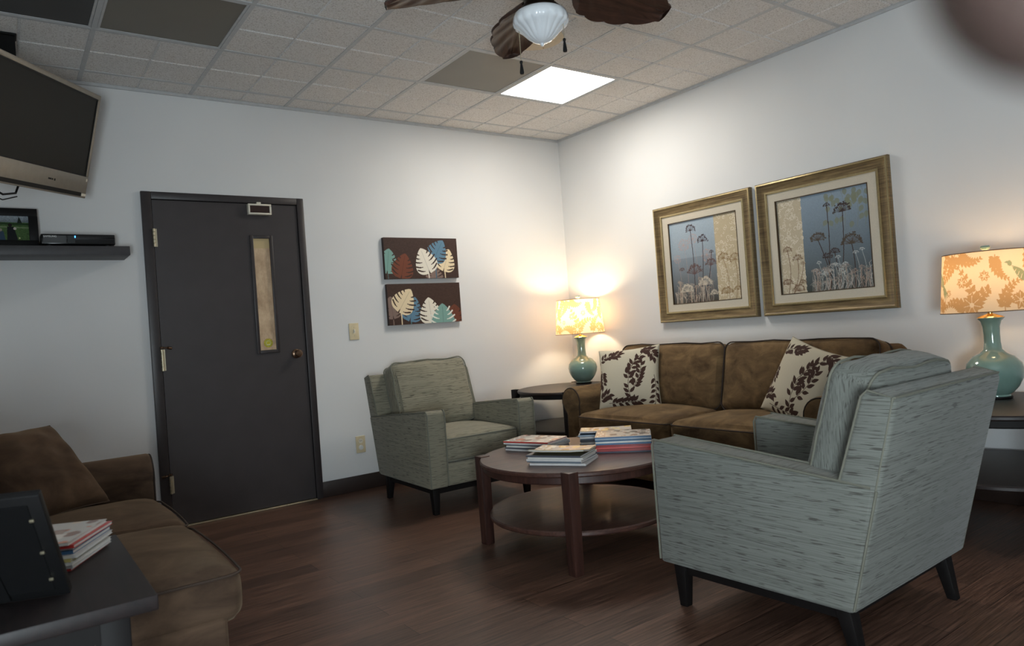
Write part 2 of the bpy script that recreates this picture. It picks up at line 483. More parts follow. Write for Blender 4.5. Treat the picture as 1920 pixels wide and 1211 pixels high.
struct('trim_1', bm, M_tbar, False)
bm = bmesh.new()
box(bm, (XL, -.014, H-.02), (0, -.0005, H), .002, 1); box(bm, (-.014, YR, H-.02), (-.0005, -.014, H), .002, 1)
struct('trim_2', bm, M_tbar, False)
def cell(k0, k1, e=.013): return GX(k1)+e, GX(k0)-e, GY(4)+e, GY(2)-e
def fixture(name, label, cat, k0, k1, dm, frame=M_tbar):
    x0, x1, y0, y1 = cell(k0, k1); c = ((x0+x1)/2, (y0+y1)/2)
    t = thing(name, label, cat, (c[0], c[1], H))
    hx, hy = (x1-x0)/2, (y1-y0)/2
    bm = bmesh.new()
    for a, b in (((-hx, -hy), (hx, -hy+.012)), ((-hx, hy-.012), (hx, hy)), ((-hx, -hy+.012), (-hx+.012, hy-.012)), ((hx-.012, -hy+.012), (hx, hy-.012))):
        box(bm, (a[0], a[1], -.002), (b[0], b[1], .006), .001, 1)
    new_obj('frame', bm, frame, t)
    bm = bmesh.new(); box(bm, (-hx+.012, -hy+.012, .001), (hx-.012, hy-.012, .005)); new_obj('diffuser', bm, dm, t, False)
M_lit = glow('lit_diffuser', (1, .98, .94), 9)
fixture('ceiling_light', 'glowing white square fluorescent light panel in the ceiling', 'ceiling light', 2, 4, M_lit)
fixture('ceiling_light_panel', 'unlit grey square panel in the ceiling right beside the glowing light', 'ceiling panel', 4, 6, M_panel)
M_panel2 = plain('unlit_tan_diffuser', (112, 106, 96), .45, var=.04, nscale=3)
fixture('ceiling_light_panel', 'large unlit tan-grey ceiling panel at upper left of the room, between two ceiling bars', 'ceiling panel', 10, 12, M_panel2)
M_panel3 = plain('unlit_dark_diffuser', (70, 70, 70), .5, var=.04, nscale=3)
fixture('ceiling_light_panel', 'dark grey ceiling panel in the top left corner above the television', 'ceiling panel', 12, 14, M_panel3)

# baseboards
def baseb(name, a, b):
    bm = bmesh.new(); box(bm, a, b, .004, 2); struct(name, bm, M_base)
baseb('baseboard_back', (-2.372, -.014, 0), (-.001, 0, .108))
baseb('baseboard_back_left', (XL+.001, -.014, 0), (-3.38, 0, .108))
baseb('baseboard_right', (-.014, YR, 0), (0, -.015, .108))
baseb('baseboard_left', (XL, YR, 0), (XL+.014, -.015, .108))

# ------------------------------------------------------------------ door
bm = bmesh.new()
box(bm, (-3.383, -.02, 0), (DX0, .002, 2.08), .004, 2); box(bm, (DX1, -.02, 0), (-2.369, .002, 2.08), .004, 2)
box(bm, (DX0, -.0195, DZ), (DX1, .002, 2.0795), .003, 2)
box(bm, (DX0-.011, 0.002, 0), (DX0+.0, .119, DZ+.01)); box(bm, (DX1, .002, 0), (DX1+.011, .119, DZ+.01)); box(bm, (DX0-.011, .002, DZ), (DX1+.011, .119, DZ+.011))
d1 = struct('door_1', bm, M_casing)
LX0, LX1, LZ0, LZ1 = -2.727, -2.617, 1.05, 1.80
bm = bmesh.new()
y0, y1 = -.006, .036; a, b = DX0+.004, DX1-.004
box(bm, (a, y0, .012), (LX0, y1, DZ-.004)); box(bm, (LX1, y0, .012), (b, y1, DZ-.004))
box(bm, (LX0, y0, .012), (LX1, y1, LZ0)); box(bm, (LX0, y0, LZ1), (LX1, y1, DZ-.004))
new_obj('door_slab', bm, M_door, d1, False)
bm = bmesh.new(); box(bm, (DX0, .045, 0), (DX1, .1, DZ)); new_obj('gap_backing', bm, M_dark, d1, False)  # near-black sheet behind the slab; shade of the door gap put into its colour
bm = bmesh.new(); box(bm, (DX0+.01, -.03, 0.0), (DX1, .03, .009), .002, 1); new_obj('threshold', bm, M_nickel, d1)
bm = bmesh.new(); e = .02
for p, q in (((LX0-e, LZ0-e), (LX0+.002, LZ1+e)), ((LX1-.002, LZ0-e), (LX1+e, LZ1+e)), ((LX0, LZ0-e), (LX1, LZ0+.002)), ((LX0, LZ1-.002), (LX1, LZ1+e))):
    box(bm, (p[0], -.016, p[1]), (q[0], y0, q[1]), .003, 2)
new_obj('glazing_frame', bm, M_casing, d1)
t = NT('frosted_beige_glass'); n = t.noise(t.coord((6, 1, 3)), 3, 6, .7); sp = t.n('ShaderNodeTexCoord'); sx = t.n('ShaderNodeSeparateXYZ'); t.l(sp.outputs['Object'], sx.inputs[0])
band = t.math('GREATER_THAN', sx.outputs['Z'], 1.735)
cc = t.ramp(n, [(.3, lin((150, 126, 100))), (.7, lin((196, 172, 142)))])
fc = t.mix(band, cc, lin((172, 154, 116))); t.set(fc, .25)
t.l(fc, t.b.inputs['Emission Color']); t.b.inputs['Emission Strength'].default_value = .14; M_frost = t.m   # glow put into the pane, in place of a lit corridor behind
bm = bmesh.new(); box(bm, (LX0, .004, LZ0), (LX1, .01, LZ1)); new_obj('window_pane', bm, M_frost, d1, False)
# round yellow sticker with ring and lettering-like marks
p = Paint(70, 70, 2, 2, (178, 160, 60))
_x, _y = p.X-1, p.Y-1; _k = np.maximum(np.abs(_x), np.abs(_y))/(np.hypot(_x, _y)+1e-9); p.X = 1+_x*_k; p.Y = 1+_y*_k
p._bb = lambda P, pad=0: (slice(None), slice(None))
def ring(p, r0, r1, c):
    R = np.hypot(p.X-1, p.Y-1); p.a[(R > r0) & (R < r1)] = lin(c)
ring(p, .9, 1.5, (150, 128, 30)); ring(p, 0, .9, (206, 196, 70)); ring(p, .62, .68, (120, 116, 50)); ring(p, 0, .6, (188, 190, 110))
for k in range(22):
    an = k/22*2*PI
    if k % 6: p.line([(1+.71*math.cos(an), 1+.71*math.sin(an)), (1+.84*math.cos(an), 1+.84*math.sin(an))], .07, (110, 104, 40))
p.poly([(.66, .72), (1.34, .66), (1.36, 1.2), (.7, 1.3)], (196, 182, 50)); p.line([(.6, 1.4), (1.35, 1.3)], .08, (225, 225, 190))
M_attr = attr_mat('printed_matt', .55)
M_attr_g = attr_mat('printed_gloss', .25, .5)
bm = bmesh.new()
def xf_disc(X, Y):
    x = X-1; y = Y-1; R = np.maximum(np.abs(x), np.abs(y)); h = np.hypot(x, y)+1e-9; k = R/h
    return np.c_[-2.668+x*k*.03, np.full_like(x, .0035), 1.098-y*k*.03]
paint_grid('sticker', p, M_attr, xf_disc, d1)
# knob
bm = bmesh.new()
lathe(bm, [(0, 0), (.031, 0), (.032, .004), (.026, .009), (.012, .012), (.011, .028), (.02, .034), (.0275, .044), (.027, .056), (.019, .064), (0, .067)], 28)
bmesh.ops.transform(bm, matrix=T((-2.488, y0, 1.012), rx=PI/2), verts=bm.verts)
new_obj('door_knob', bm, M_bronze, d1)
for z0, z1 in ((1.735, 1.85), (.97, 1.105), (.215, .325)):
    bm = bmesh.new(); hx = DX0+.002
    for k in range(5):
        za = z0+(z1-z0)*k/5; lathe(bm, [(0, za+.001), (.0085, za+.001), (.0085, za+(z1-z0)/5-.002), (0, za+(z1-z0)/5-.002)], 12, center=(hx, -.024))
    box(bm, (hx-.002, -.0205, z0+.002), (hx+.018, -.0065, z1-.002))
    new_obj('hinge', bm, M_nickel, d1)
for z, s in ((1.112, 1), (.332, -1)):
    bm = bmesh.new(); hx = DX0+.002
    tube(bm, [(hx, -.024, z-.004), (hx, -.024, z+.008)], .011, 10)
    tube(bm, [(hx, -.026, z), (hx+s*.022, -.05, z), (hx+s*.045, -.045, z-.004)], .0045, 8)
    tube(bm, [(hx+s*.03, -.05, z-.001), (hx+s*.05, -.042, z-.005)], .009, 10)
    new_obj('hinge_pin_stop', bm, M_bronze, d1)
# chime/sensor box at the top of the door
bm = bmesh.new()
X0, X1, Z0, Z1 = -2.752, -2.6, 1.955, 2.026
for a, b in (((X0, Z0), (X1, Z0+.012)), ((X0, Z1-.012), (X1, Z1)), ((X0, Z0+.012), (X0+.012, Z1-.012)), ((X1-.012, Z0+.012), (X1, Z1-.012))):
    box(bm, (a[0], -.045, a[1]), (b[0], y0, b[1]), .003, 2)
box(bm, (X0+.06, -.034, Z1), (X0+.088, -.012, Z1+.014), .003, 2)
sb = new_obj('sensor_box', bm, M_ivory2, d1)
bm = bmesh.new(); box(bm, (X0+.012, -.038, Z0+.012), (X1-.012, y0, Z1-.012)); new_obj('sensor_window', bm, plain('dark_brown_lens', (52, 34, 30), .3), sb, False)

# switch and outlet
sw = thing('light_switch', 'ivory single light switch plate on the wall right of the dark door', 'light switch', (-2.056, 0, 1.137))
bm = bmesh.new(); box(bm, (-.037, -.007, -.06), (.037, -.0005, .06), .003, 3); new_obj('plate', bm, M_ivory, sw)
bm = bmesh.new(); box(bm, (-.005, -.018, -.004), (.005, -.006, .016), .002, 2); box(bm, (-.008, -.0085, -.013), (.008, -.0065, .013)); new_obj('toggle', bm, M_ivory2, sw)
for z in (-.03, .03):
    bm = bmesh.new(); lathe(bm, [(0, .002), (.0035, .0015), (.0035, 0)], 12); bmesh.ops.transform(bm, matrix=T((0, -.007, z), rx=PI/2), verts=bm.verts); new_obj('screw', bm, M_nickel, sw)
ou = thing('wall_outlet', 'ivory electrical outlet low on the wall beside the left grey armchair', 'outlet', (-2.066, 0, .325))
bm = bmesh.new(); box(bm, (-.036, -.007, -.06), (.036, -.0005, .06), .003, 3); new_obj('plate', bm, M_ivory, ou)
bm = bmesh.new(); lathe(bm, [(0, .003), (.0165, .0025), (.017, 0)], 24); bmesh.ops.transform(bm, matrix=T((0, -.0068, .024), rx=PI/2), verts=bm.verts)
so = new_obj('socket', bm, M_ivory2, ou)
for x in (-.007, .0045):
    bm = bmesh.new(); box(bm, (x, -.0104, .022), (x+.0025, -.0095, .031)); new_obj('slot', bm, M_black, so, False)
bm = bmesh.new(); lathe(bm, [(0, .006), (.015, .005), (.017, .003), (.0175, 0)], 24); bmesh.ops.transform(bm, matrix=T((0, -.0068, -.022), rx=PI/2), verts=bm.verts); tag(new_obj('safety_cap', bm, M_white, ou), 'white round plug cap')

# ------------------------------------------------------------------ canvases on back wall
BR = (62, 44, 38)
def monstera(p, c, R, ang, rgb, stem=True, cut=BR, stemc=None, flip=1):
    """split leaf: heart outline with the tip in direction ang, curved slits from the margin towards the midrib"""
    stemc = stemc or rgb
    u = np.array([math.cos(ang), math.sin(ang)]); v = np.array([-u[1], u[0]]); c = np.array(c, float)
    if stem:
        b = c-u*R*.42; p.line([tuple(b), (b[0]+.01, b[1]+R*.6), (b[0]+.01, p.h+.1)], R*.08, stemc)
    R *= 1.08
    def P(a, w): return c+u*(a*R)+v*(w*R*flip)
    half = lambda s_: .80*math.sin(PI*min(1, max(0, s_))**.62)**.72      # s_ from base 0 to tip 1
    S = np.linspace(0, 1, 26)
    pts = [P(-.72+1.72*q, half(q)) for q in S]+[P(-.72+1.72*q, -half(q)) for q in S[::-1]]
    p.poly(pts, rgb)
    p.poly([P(-.75, -.06), P(-.75, .06), P(-.40, 0)], cut)
    p.line([P(-.42, 0), P(.8, 0)], R*.035, tuple(int(x*.86) for x in rgb))
    for sg in (1, -1):
        for k, s0 in enumerate((.14, .31, .48, .63, .77)):
            w0 = .27+.05*(k % 2); m = half(s0)
            w1 = m*1.04
            q = [P(-.72+1.72*(s0-.02+.13*t_**1.6)+(.0 if sg > 0 else .05), sg*(w0+(w1-w0)*t_)) for t_ in (0, .3, .6, 1)]
            for i, ww in enumerate((.05, .085, .095)): p.line(q[i:i+2], R*ww, cut)
def canvas(label, x0, x1, z0, z1, painter):
    w, h = x1-x0, z1-z0
    t = thing('canvas_print', label, 'wall art', ((x0+x1)/2, 0, z0), 0, 'leaf canvases on the back wall')
    bm = bmesh.new(); box(bm, (-w/2, -.034, 0), (w/2, -.001, h), .002, 2); new_obj('stretched_canvas', bm, plain('dark_brown_canvas', (50, 34, 31), .7), t)
    p = Paint(360, 180, w/h, 1, BR); p.grain(.3, stretch=(6, 3)); p.grain(.15, stretch=(2, 2)); painter(p)
    o = paint_grid('printed_face', p, M_attr, lambda X, Y: np.c_[X*h-w/2, np.full_like(X, -.0348), h-Y*h], t)
U = -PI/2
CR, WH, BL, TE, RU, TA = (226, 208, 174), (226, 220, 206), (92, 128, 152), (120, 160, 152), (112, 62, 44), (128, 108, 100)
def art_top(p):
    monstera(p, (.08, .62), .33, U+.15, TE, stemc=(80, 96, 96)); monstera(p, (.47, .74), .34, U+.25, RU)
    monstera(p, (1.33, .98), .30, U, TA, False); monstera(p, (1.68, .6), .32, U+.35, CR)
    monstera(p, (1.45, .36), .33, U+.55, BL, stemc=(70, 100, 120)); monstera(p, (1.12, .62), .36, U-.35, WH)
def art_bot(p):
    monstera(p, (.1, .62), .30, U-.1, TA); monstera(p, (1.85, 1.0), .42, U, (104, 58, 42), False)
    monstera(p, (.63, .68), .34, U+.3, BL, stemc=(80, 120, 130)); monstera(p, (.42, .46), .36, U+.6, CR)
    monstera(p, (1.15, .74), .36, U-.1, WH); monstera(p, (1.5, .95), .40, U, TE, False, cut=(222, 224, 214))
canvas('upper brown canvas print of palm leaves on the back wall', -1.79, -1.157, 1.508, 1.818, art_top)
canvas('lower brown canvas print of palm leaves, hung right under the other', -1.787, -1.158, 1.163, 1.47, art_bot)

# ------------------------------------------------------------------ framed botanical pictures
def frame_mat():
    t = NT('antiqued_gold_frame'); v = t.coord((2, 1, 60)); v2 = t.coord((2, 60, 1))
    n = t.noise(v, 2, 5, .7); n2 = t.noise(v2, 2, 5, .7)
    c = t.ramp(t.math('MULTIPLY', t.math('ADD', n, n2), .5), [(.36, lin((70, 56, 38))), (.5, lin((116, 98, 68))), (.66, lin((154, 134, 96)))])
    t.set(c, .45, .3); return t.m
M_gold = frame_mat()
M_lip = plain('pale_gold_lip', (208, 190, 146), .25, .8)
M_mat = plain('linen_mat_board', (196, 188, 172), .85, bump=.2, nscale=300)
def umbel(p, c, r, rgb, al=1, n=14, ang=U, spread=2.2, dot=.13):
    n = max(n, 9)
    for k in range(n):
        a = ang+(k/(n-1)-.5)*spread+random.uniform(-.06, .06); L = r*random.uniform(.82, 1.05)
        q = (c[0]+L*math.cos(a), c[1]+L*math.sin(a))
        p.line([c, q], r*.045, rgb, al)
        for _ in range(5): p.disc((q[0]+random.uniform(-1, 1)*r*.13, q[1]+random.uniform(-1, 1)*r*.13), r*.075*random.uniform(.6, 1.1), rgb, al)
def stalk(p, x0, y0, x1, y1, w, rgb, al=1, bend=.03):
    P = [(x0+(x1-x0)*s+bend*math.sin(PI*s), y0+(y1-y0)*s) for s in np.linspace(0, 1, 9)]
    p.line(P, w, rgb, al); return P
def damask(p, x0, x1, c1, c2):
    i0, i1 = int(x0*p.nx), int(x1*p.nx); sl = (slice(None), slice(i0, i1))
    p.a[sl] = lin(c1); p.grain(.12, sl, (2, 2))
    for _ in range(150):
        cx, cy = random.uniform(x0, x1), random.uniform(0, 1); r = random.uniform(.012, .03); a0 = random.uniform(0, 6.3); d = random.choice((-1, 1))
        P = [(cx+r*(1-s*.6)*math.cos(a0+d*s*4.5), cy+r*(1-s*.6)*math.sin(a0+d*s*4.5)) for s in np.linspace(0, 1, 9)]
        P = [(min(max(q[0], x0), x1), q[1]) for q in P]
        p.line(P, .0065, c2, .8)
def tufts(p, n, x0, x1, cols, ymin=.78):
    for _ in range(n):
        x = random.uniform(x0, x1); h = random.uniform(.06, 1-ymin); c = random.choice(cols)
        P = stalk(p, x, 1.0, x+random.uniform(-.03, .03), 1-h, .006, c, .85, random.uniform(-.02, .02))
        for _ in range(3):
            k = random.randint(3, 8); q = P[k]; a = U+random.uniform(-1, 1); p.line([q, (q[0]+.03*math.cos(a), q[1]+.03*math.sin(a))], .005, c, .8)
        if random.random() < .5: umbel(p, P[-1], random.uniform(.02, .04), c, .8, 7)
def art_left(p):
    p.grad((slice(None), slice(0, p.nx)), (152, 168, 182), (70, 66, 60), 1.2)
    k = int(.45*p.ny); p.a[:k] = p.a[:k]*.75+np.array(lin((176, 192, 204)))*.25
    p.grain(.10, stretch=(1, 4)); p.grain(.10, stretch=(4, 1))
    pk = (180, 148, 136); dk = (62, 46, 48)
    for (x, y, r) in ((.21, .26, .075), (.36, .2, .06), (.1, .42, .05), (.55, .42, .07)): stalk(p, x+.02, 1, x, y+.02, .005, pk, .5); umbel(p, (x, y+.03), r, pk, .6, 16, U, 5.5)
    for (x, y, r, s) in ((.33, .12, .07, .33), (.5, .27, .075, .42), (.62, .42, .03, .47)): stalk(p, s, 1, x, y, .009, dk, 1, .02); umbel(p, (x, y+.01), r, dk, 1, 16, U, 3.2)
    for (x, y, r) in ((.16, .6, .04), (.36, .56, .03), (.35, .66, .11), (.6, .58, .08)): umbel(p, (x, y), r, (96, 74, 72), .85, 18, U, 2.6)
    tufts(p, 46, .03, .66, [(176, 166, 154), (140, 134, 124), (166, 146, 130)], .72)
    for (x, y, r) in ((.5, .80, .09), (.22, .86, .09), (.62, .92, .05)): umbel(p, (x, y), r, (190, 180, 164), .8, 22, U, 3)
    damask(p, .68, 1.0, (184, 170, 142), (214, 206, 188))
    b = (140, 116, 84)
    for (x, y, r, s) in ((.78, .52, .07, .83), (.94, .55, .07, .92)): stalk(p, s, 1, x, y, .007, b); umbel(p, (x, y), r, b, 1, 18, U, 4)
    for (x, y, r) in ((.8, .93, .08), (.95, .9, .05)): umbel(p, (x, y), r, b, .9, 18, U, 2.8)
def art_right(p):
    p.grad((slice(None), slice(0, p.nx)), (134, 152, 168), (62, 66, 62), 1.1)
    p.grain(.10, stretch=(1, 4)); p.grain(.10, stretch=(4, 1))
    lf = (122, 128, 108)
    for _ in range(34):
        x, y = random.uniform(.55, .98), random.betavariate(1.1, 2.4)*.45
        leaf(p, (x, y), .07, .05, PI/2+random.uniform(-.6, .6), lf, .8)
    for x in (.62, .72, .85, .93): stalk(p, x, 0, x+.02, .4, .004, lf, .7)
    dk = (62, 50, 48); d2 = (78, 68, 58)
    for (x, y, r, s) in ((.57, .14, .035, .53), (.73, .22, .09, .66), (.45, .47, .08, .58), (.8, .55, .1, .80), (.62, .62, .05, .62), (.54, .66, .05, .55)):
        stalk(p, s, 1, x, y, .009, dk, 1, .02); umbel(p, (x, y+.01), r, d2 if x in (.45, .8) else dk, 1, 20, U, 3)
    for _ in range(16):
        x = random.uniform(.36, .98); y = random.uniform(.35, .8) if x > .85 else random.uniform(.66, .85)
        stalk(p, x+random.uniform(-.03, .03), 1, x, y, .005, (176, 184, 182), .7); umbel(p, (x, y), .03, (196, 200, 198), .85, 9)
    tufts(p, 60, .34, .98, [(176, 172, 166), (140, 138, 132), (160, 140, 128)], .76)
    damask(p, 0, .29, (186, 174, 150), (216, 208, 192))
    b = (122, 98, 78)
    for (x, y, r, s) in ((.1, .55, .05, .08), (.21, .65, .055, .14), (.27, .7, .025, .14)): stalk(p, s, 1, x, y, .007, b); umbel(p, (x, y), r, b, 1, 16, U, 3)
    for (x, y, r) in ((.08, .9, .06), (.2, .98, .07), (.25, .9, .04)): umbel(p, (x, y), r, b, .95, 18, U, 2.8)
    p.line([(.006, 0), (.006, 1)], .014, (70, 66, 60), .8)
def framed(label, yc, painter):
    S = .868; z0 = 1.035
    t = thing('framed_picture', label, 'framed picture', (0, yc, z0), PI/2, 'botanical pictures above the sofa')
    # local: x runs along the wall, y+ into the room (the frame is turned to face -x)
    t.rotation_euler = (0, 0, -PI/2)   # local -y faces -x world ; local +x -> world -y
    prof = [(0, 0), (0, .026), (.006, .034), (.014, .036), (.022, .030), (.050, .022), (.062, .020), (.066, .026), (.074, .026), (.078, .018), (.078, 0)]
    bm = bmesh.new()
    cs = []
    for (px, pz, sx, sz) in ((-S/2, 0, 1, 1), (S/2, 0, -1, 1), (S/2, S, -1, -1), (-S/2, S, 1, -1)):
        cs.append([bm.verts.new((px+sx*a, -.002-d, pz+sz*a)) for a, d in prof])
    for i in range(4):
        A, B = cs[i], cs[(i+1) % 4]
        for k in range(len(prof)-1):
            f = bm.faces.new([A[k], B[k], B[k+1], A[k+1]])
            f.material_index = 1 if 6 <= k <= 8 or k == 2 else 0
    bmesh.ops.recalc_face_normals(bm, faces=bm.faces)
    new_obj('frame', bm, [M_gold, M_lip], t, True, 25)
    e = .074; bm = bmesh.new(); m = .133
    for a, b in (((-S/2+e, e), (S/2-e, m)), ((-S/2+e, S-m), (S/2-e, S-e)), ((-S/2+e, m), (-S/2+m, S-m)), ((S/2-m, m), (S/2-e, S-m))):
        box(bm, (a[0], -.018, a[1]), (b[0], -.012, b[1]))
    new_obj('mat_board', bm, M_mat, t, False)
    bm = bmesh.new()
    for a, b in (((-S/2+m-.003, m-.003), (S/2-m+.003, m+.002)), ((-S/2+m-.003, S-m-.002), (S/2-m+.003, S-m+.003)), ((-S/2+m-.003, m), (-S/2+m+.002, S-m)), ((S/2-m-.002, m), (S/2-m+.003, S-m))):
        box(bm, (a[0], -.0195, a[1]), (b[0], -.008, b[1]))
    new_obj('fillet', bm, plain('dark_bronze_fillet', (96, 80, 62), .35, .6), t, False)
    p = Paint(340, 340, 1, 1, (120, 120, 120)); painter(p); w = S-2*m
    paint_grid('print', p, M_attr, lambda X, Y: np.c_[(X-.5)*w, np.full_like(X, -.0095), m+(1-Y)*w], t)
framed('left gold-framed botanical picture above the sofa, with the cream strip on its right', -1.516, art_left)
framed('right gold-framed botanical picture above the sofa, with the cream strip on its left', -2.425, art_right)

# ------------------------------------------------------------------ table lamps
def shade_mat(name, trans):
    t = NT(name); a = t.n('ShaderNodeAttribute', attribute_name='paint')
    t.t.nodes.remove(t.b)
    d = t.n('ShaderNodeBsdfDiffuse'); tr = t.n('ShaderNodeBsdfTranslucent'); m = t.n('ShaderNodeMixShader')
    m.inputs[0].default_value = trans
    t.l(a.outputs['Color'], d.inputs[0]); t.l(a.outputs['Color'], tr.inputs[0]); t.l(d.outputs[0], m.inputs[1]); t.l(tr.outputs[0], m.inputs[2]); t.l(m.outputs[0], t.out.inputs[0])
    return t.m
M_shade = shade_mat('printed_linen_shade', .42)
M_bulb = glow('frosted_bulb', (1, .85, .6), 4)
M_trim = plain('brown_shade_trim', (120, 90, 66), .8)
def shade_paint(seed, bird):
    random.seed(seed)
    p = Paint(620, 120, 2*PI, 1.22, (232, 214, 186))
    dm = (196, 158, 112)
    def frond(x, y, L, a, cv):
        P = []; q = a; cx, cy = x, y
        for k in range(9):
            P.append((cx, cy)); cx += L/8*math.cos(q); cy += L/8*math.sin(q); q += cv
        p.line(P, .022, dm)
        for k, (px, py) in enumerate(P[1:], 1):
            w = .13*(1-k/11)
            for s in (-1, 1):
                an = a+cv*k+s*1.0; leaf(p, (px, py), w*1.6, w*.9, an, dm, 1, None)
                leaf(p, (px, py), w*1.1, w*.55, an+s*.8, dm)
    def flower(x, y, r):
        for k in range(7): leaf(p, (x, y), r, r*.62, k/7*2*PI+.2, dm)
        for k in range(7): p.line([(x, y), (x+r*.75*math.cos(k/7*2*PI+.2), y+r*.75*math.sin(k/7*2*PI+.2))], .012, (232, 214, 186))
        p.disc((x, y), r*.2, (232, 214, 186))
    for j in range(3):
        x0 = j*2*PI/3
        for (fx, fy, L, a0, cv) in ((.30, 1.2, 1.15, -1.45, .10), (.36, 1.15, .95, -1.9, -.22), (.52, 1.2, .7, -1.0, .24), (.80, 0, .75, 1.35, -.12), (.95, -.02, .9, .7, .16), (.7, .02, .6, 2.2, .2),
                                    (1.15, 1.2, .75, -1.1, .25), (1.85, 1.2, .8, -1.5, -.2), (1.55, 0, .6, 1.9, -.25), (1.95, .1, .6, 1.3, .2), (1.25, .35, .45, .5, .3)):
            if bird and fx in (1.55, 1.25): continue
            frond(x0+fx, fy, L, a0, cv)
        flower(x0+.40, 1.06, .24); flower(x0+1.5, 1.02, .2); flower(x0+.62, .60, .13); flower(x0+1.0, .8, .09); flower(x0+.12, .5, .12)
        if bird:
            b = (150, 158, 128); bx, by = x0+1.55, .46
            leaf(p, (bx-.32, by+.2), .5, .2, -.7, b); leaf(p, (bx-.12, by+.0), .0001, .001, 0, b)
            p.disc((bx+.1, by-.17), .055, b); leaf(p, (bx+.12, by-.2), .1, .035, .1, b)
            for k in range(4): leaf(p, (bx-.25, by+.12), .42, .05, 2.0+k*.13, b)
            for k in range(5): p.line([(bx-.25+k*.07, by+.1-k*.05), (bx-.2+k*.07, by+.19-k*.06)], .012, (232, 214, 186))
    return p
def table_lamp(label, loc, power, seed, bird, turn, color):
    t = thing('table_lamp', label, 'lamp', loc, 0, 'celadon table lamps')
    bm = bmesh.new()
    lathe(bm, [(0, .0), (.058, 0), (.06, .006), (.058, .012), (.07, .02), (.095, .05), (.115, .09), (.12, .125), (.112, .16), (.085, .192), (.055, .208), (.038, .225), (.034, .26), (.034, .30), (.036, .335), (.043, .36), (.058, .376), (.056, .378), (.04, .372), (0, .37)], 64)
    bmesh.ops.translate(bm, verts=bm.verts, vec=(0, 0, .004))
    new_obj('vase_base', bm, M_ceramic, t, True, 60)
    bm = bmesh.new(); lathe(bm, [(0, 0), (.066, 0), (.066, .006), (.05, .01), (0, .01)], 40); new_obj('foot_disc', bm, M_blackwood, t)
    bm = bmesh.new(); lathe(bm, [(.056, .38), (.05, .386), (.028, .394), (.012, .40), (.012, .42), (.02, .424), (.02, .455), (.006, .46), (0, .46)], 32)
    # harp
    tube(bm, [(.02, 0, .43), (.06, 0, .47), (.065, 0, .55), (.045, 0, .64), (.015, 0, .69), (0, 0, .695), (-.015, 0, .69), (-.045, 0, .64), (-.065, 0, .55), (-.06, 0, .47), (-.02, 0, .43)], .002, 6)
    new_obj('brass_fitting', bm, M_brass, t)
    p = shade_paint(seed, bird)
    rb, rt, zb, zt = .203, .178, .412, .692
    sh = paint_grid('lamp_shade', p, M_shade, lambda X, Y: np.c_[(rt+(rb-rt)*Y/1.22)*np.cos(turn-X*.99999), (rt+(rb-rt)*Y/1.22)*np.sin(turn-X*.99999), zt-(zt-zb)*Y/1.22], t)
    bm = bmesh.new()
    bm.free()
    for r, z in ((rb, zb), (rt, zt)):
        bm = bmesh.new(); tube(bm, [(r*math.cos(a), r*math.sin(a), z) for a in np.linspace(0, 2*PI, 73)[:-1]], .0022, 6, True); new_obj('shade_trim', bm, M_trim, sh)
    bm = bmesh.new()
    for k in range(3):
        a = k*2*PI/3+.3; tube(bm, [(0, 0, .695), (rt*math.cos(a), rt*math.sin(a), zt-.004)], .0016, 6)
    new_obj('spider', bm, M_brass, sh)
    bm = bmesh.new(); lathe(bm, [(0, .697), (.008, .697), (.008, .703), (.018, .708), (.022, .716), (.018, .724), (0, .728)], 24)
    tag(new_obj('finial', bm, M_ceramic, t), 'round glazed finial on top')
    bm = bmesh.new(); lathe(bm, [(0, .455), (.014, .46), (.016, .48), (.03, .51), (.03, .53), (.02, .552), (0, .56)], 20)
    b = new_obj('bulb', bm, M_bulb, t); b.visible_shadow = True
    l = bpy.data.lights.new('lamp_light', 'POINT'); l.energy = power; l.color = color; l.shadow_soft_size = .045
    o = bpy.data.objects.new('lamp_light', l); COL.objects.link(o); o.parent = t; o.location = (0, 0, .60)
TZ = .583
table_lamp('celadon vase lamp in the far corner, brightest glowing patterned shade', (-.225, -.37, TZ), LAMP_POWER[0], 3, False, 2.2, (1, .78, .5))
table_lamp('celadon vase lamp at the right edge behind the armchair, bird on patterned shade', (-.30, -3.41, TZ), LAMP_POWER[1], 5, True, 3.55, (1, .66, .34))

# ------------------------------------------------------------------ round tables
def round_table(name, label, cat, loc, R, ztop, zshelf, Rs, legr, lw, mt, ml, rz=0, group=None):
    t = thing(name, label, cat, loc, rz, group)
    bm = bmesh.new(); lathe(bm, [(0, ztop-.022), (R-.006, ztop-.022), (R, ztop-.016), (R, ztop-.006), (R-.005, ztop), (0, ztop)], 96); new_obj('tabletop', bm, mt, t, True, 30)
    bm = bmesh.new(); lathe(bm, [(R-.05, ztop-.05), (R-.02, ztop-.055), (R-.016, ztop-.05), (R-.016, ztop-.0225), (R-.05, ztop-.0225), (R-.05, ztop-.05)], 96); new_obj('apron', bm, ml, t, True, 30)
    bm = bmesh.new(); lathe(bm, [(0, zshelf-.024), (Rs-.005, zshelf-.024), (Rs, zshelf-.018), (Rs, zshelf-.006), (Rs-.005, zshelf), (0, zshelf)], 96); new_obj('lower_shelf', bm, mt, t, True, 30)
    for k in range(4):
        a = PI/4+k*PI/2; bm = bmesh.new()
        lo = lw*.42
        box(bm, (-lw/2, -lw/2, 0), (lw/2, lw/2, ztop+.004), .003, 2)
        for v in bm.verts:
            s = 1-.12*(1-v.co.z/ztop); v.co.x *= s; v.co.y *= s
        bmesh.ops.transform(bm, matrix=Matrix.Translation((legr*math.cos(a), legr*math.sin(a), 0)), verts=bm.verts)
        new_obj('leg', bm, ml, t)
    return t
CT = (-1.84, -2.12)
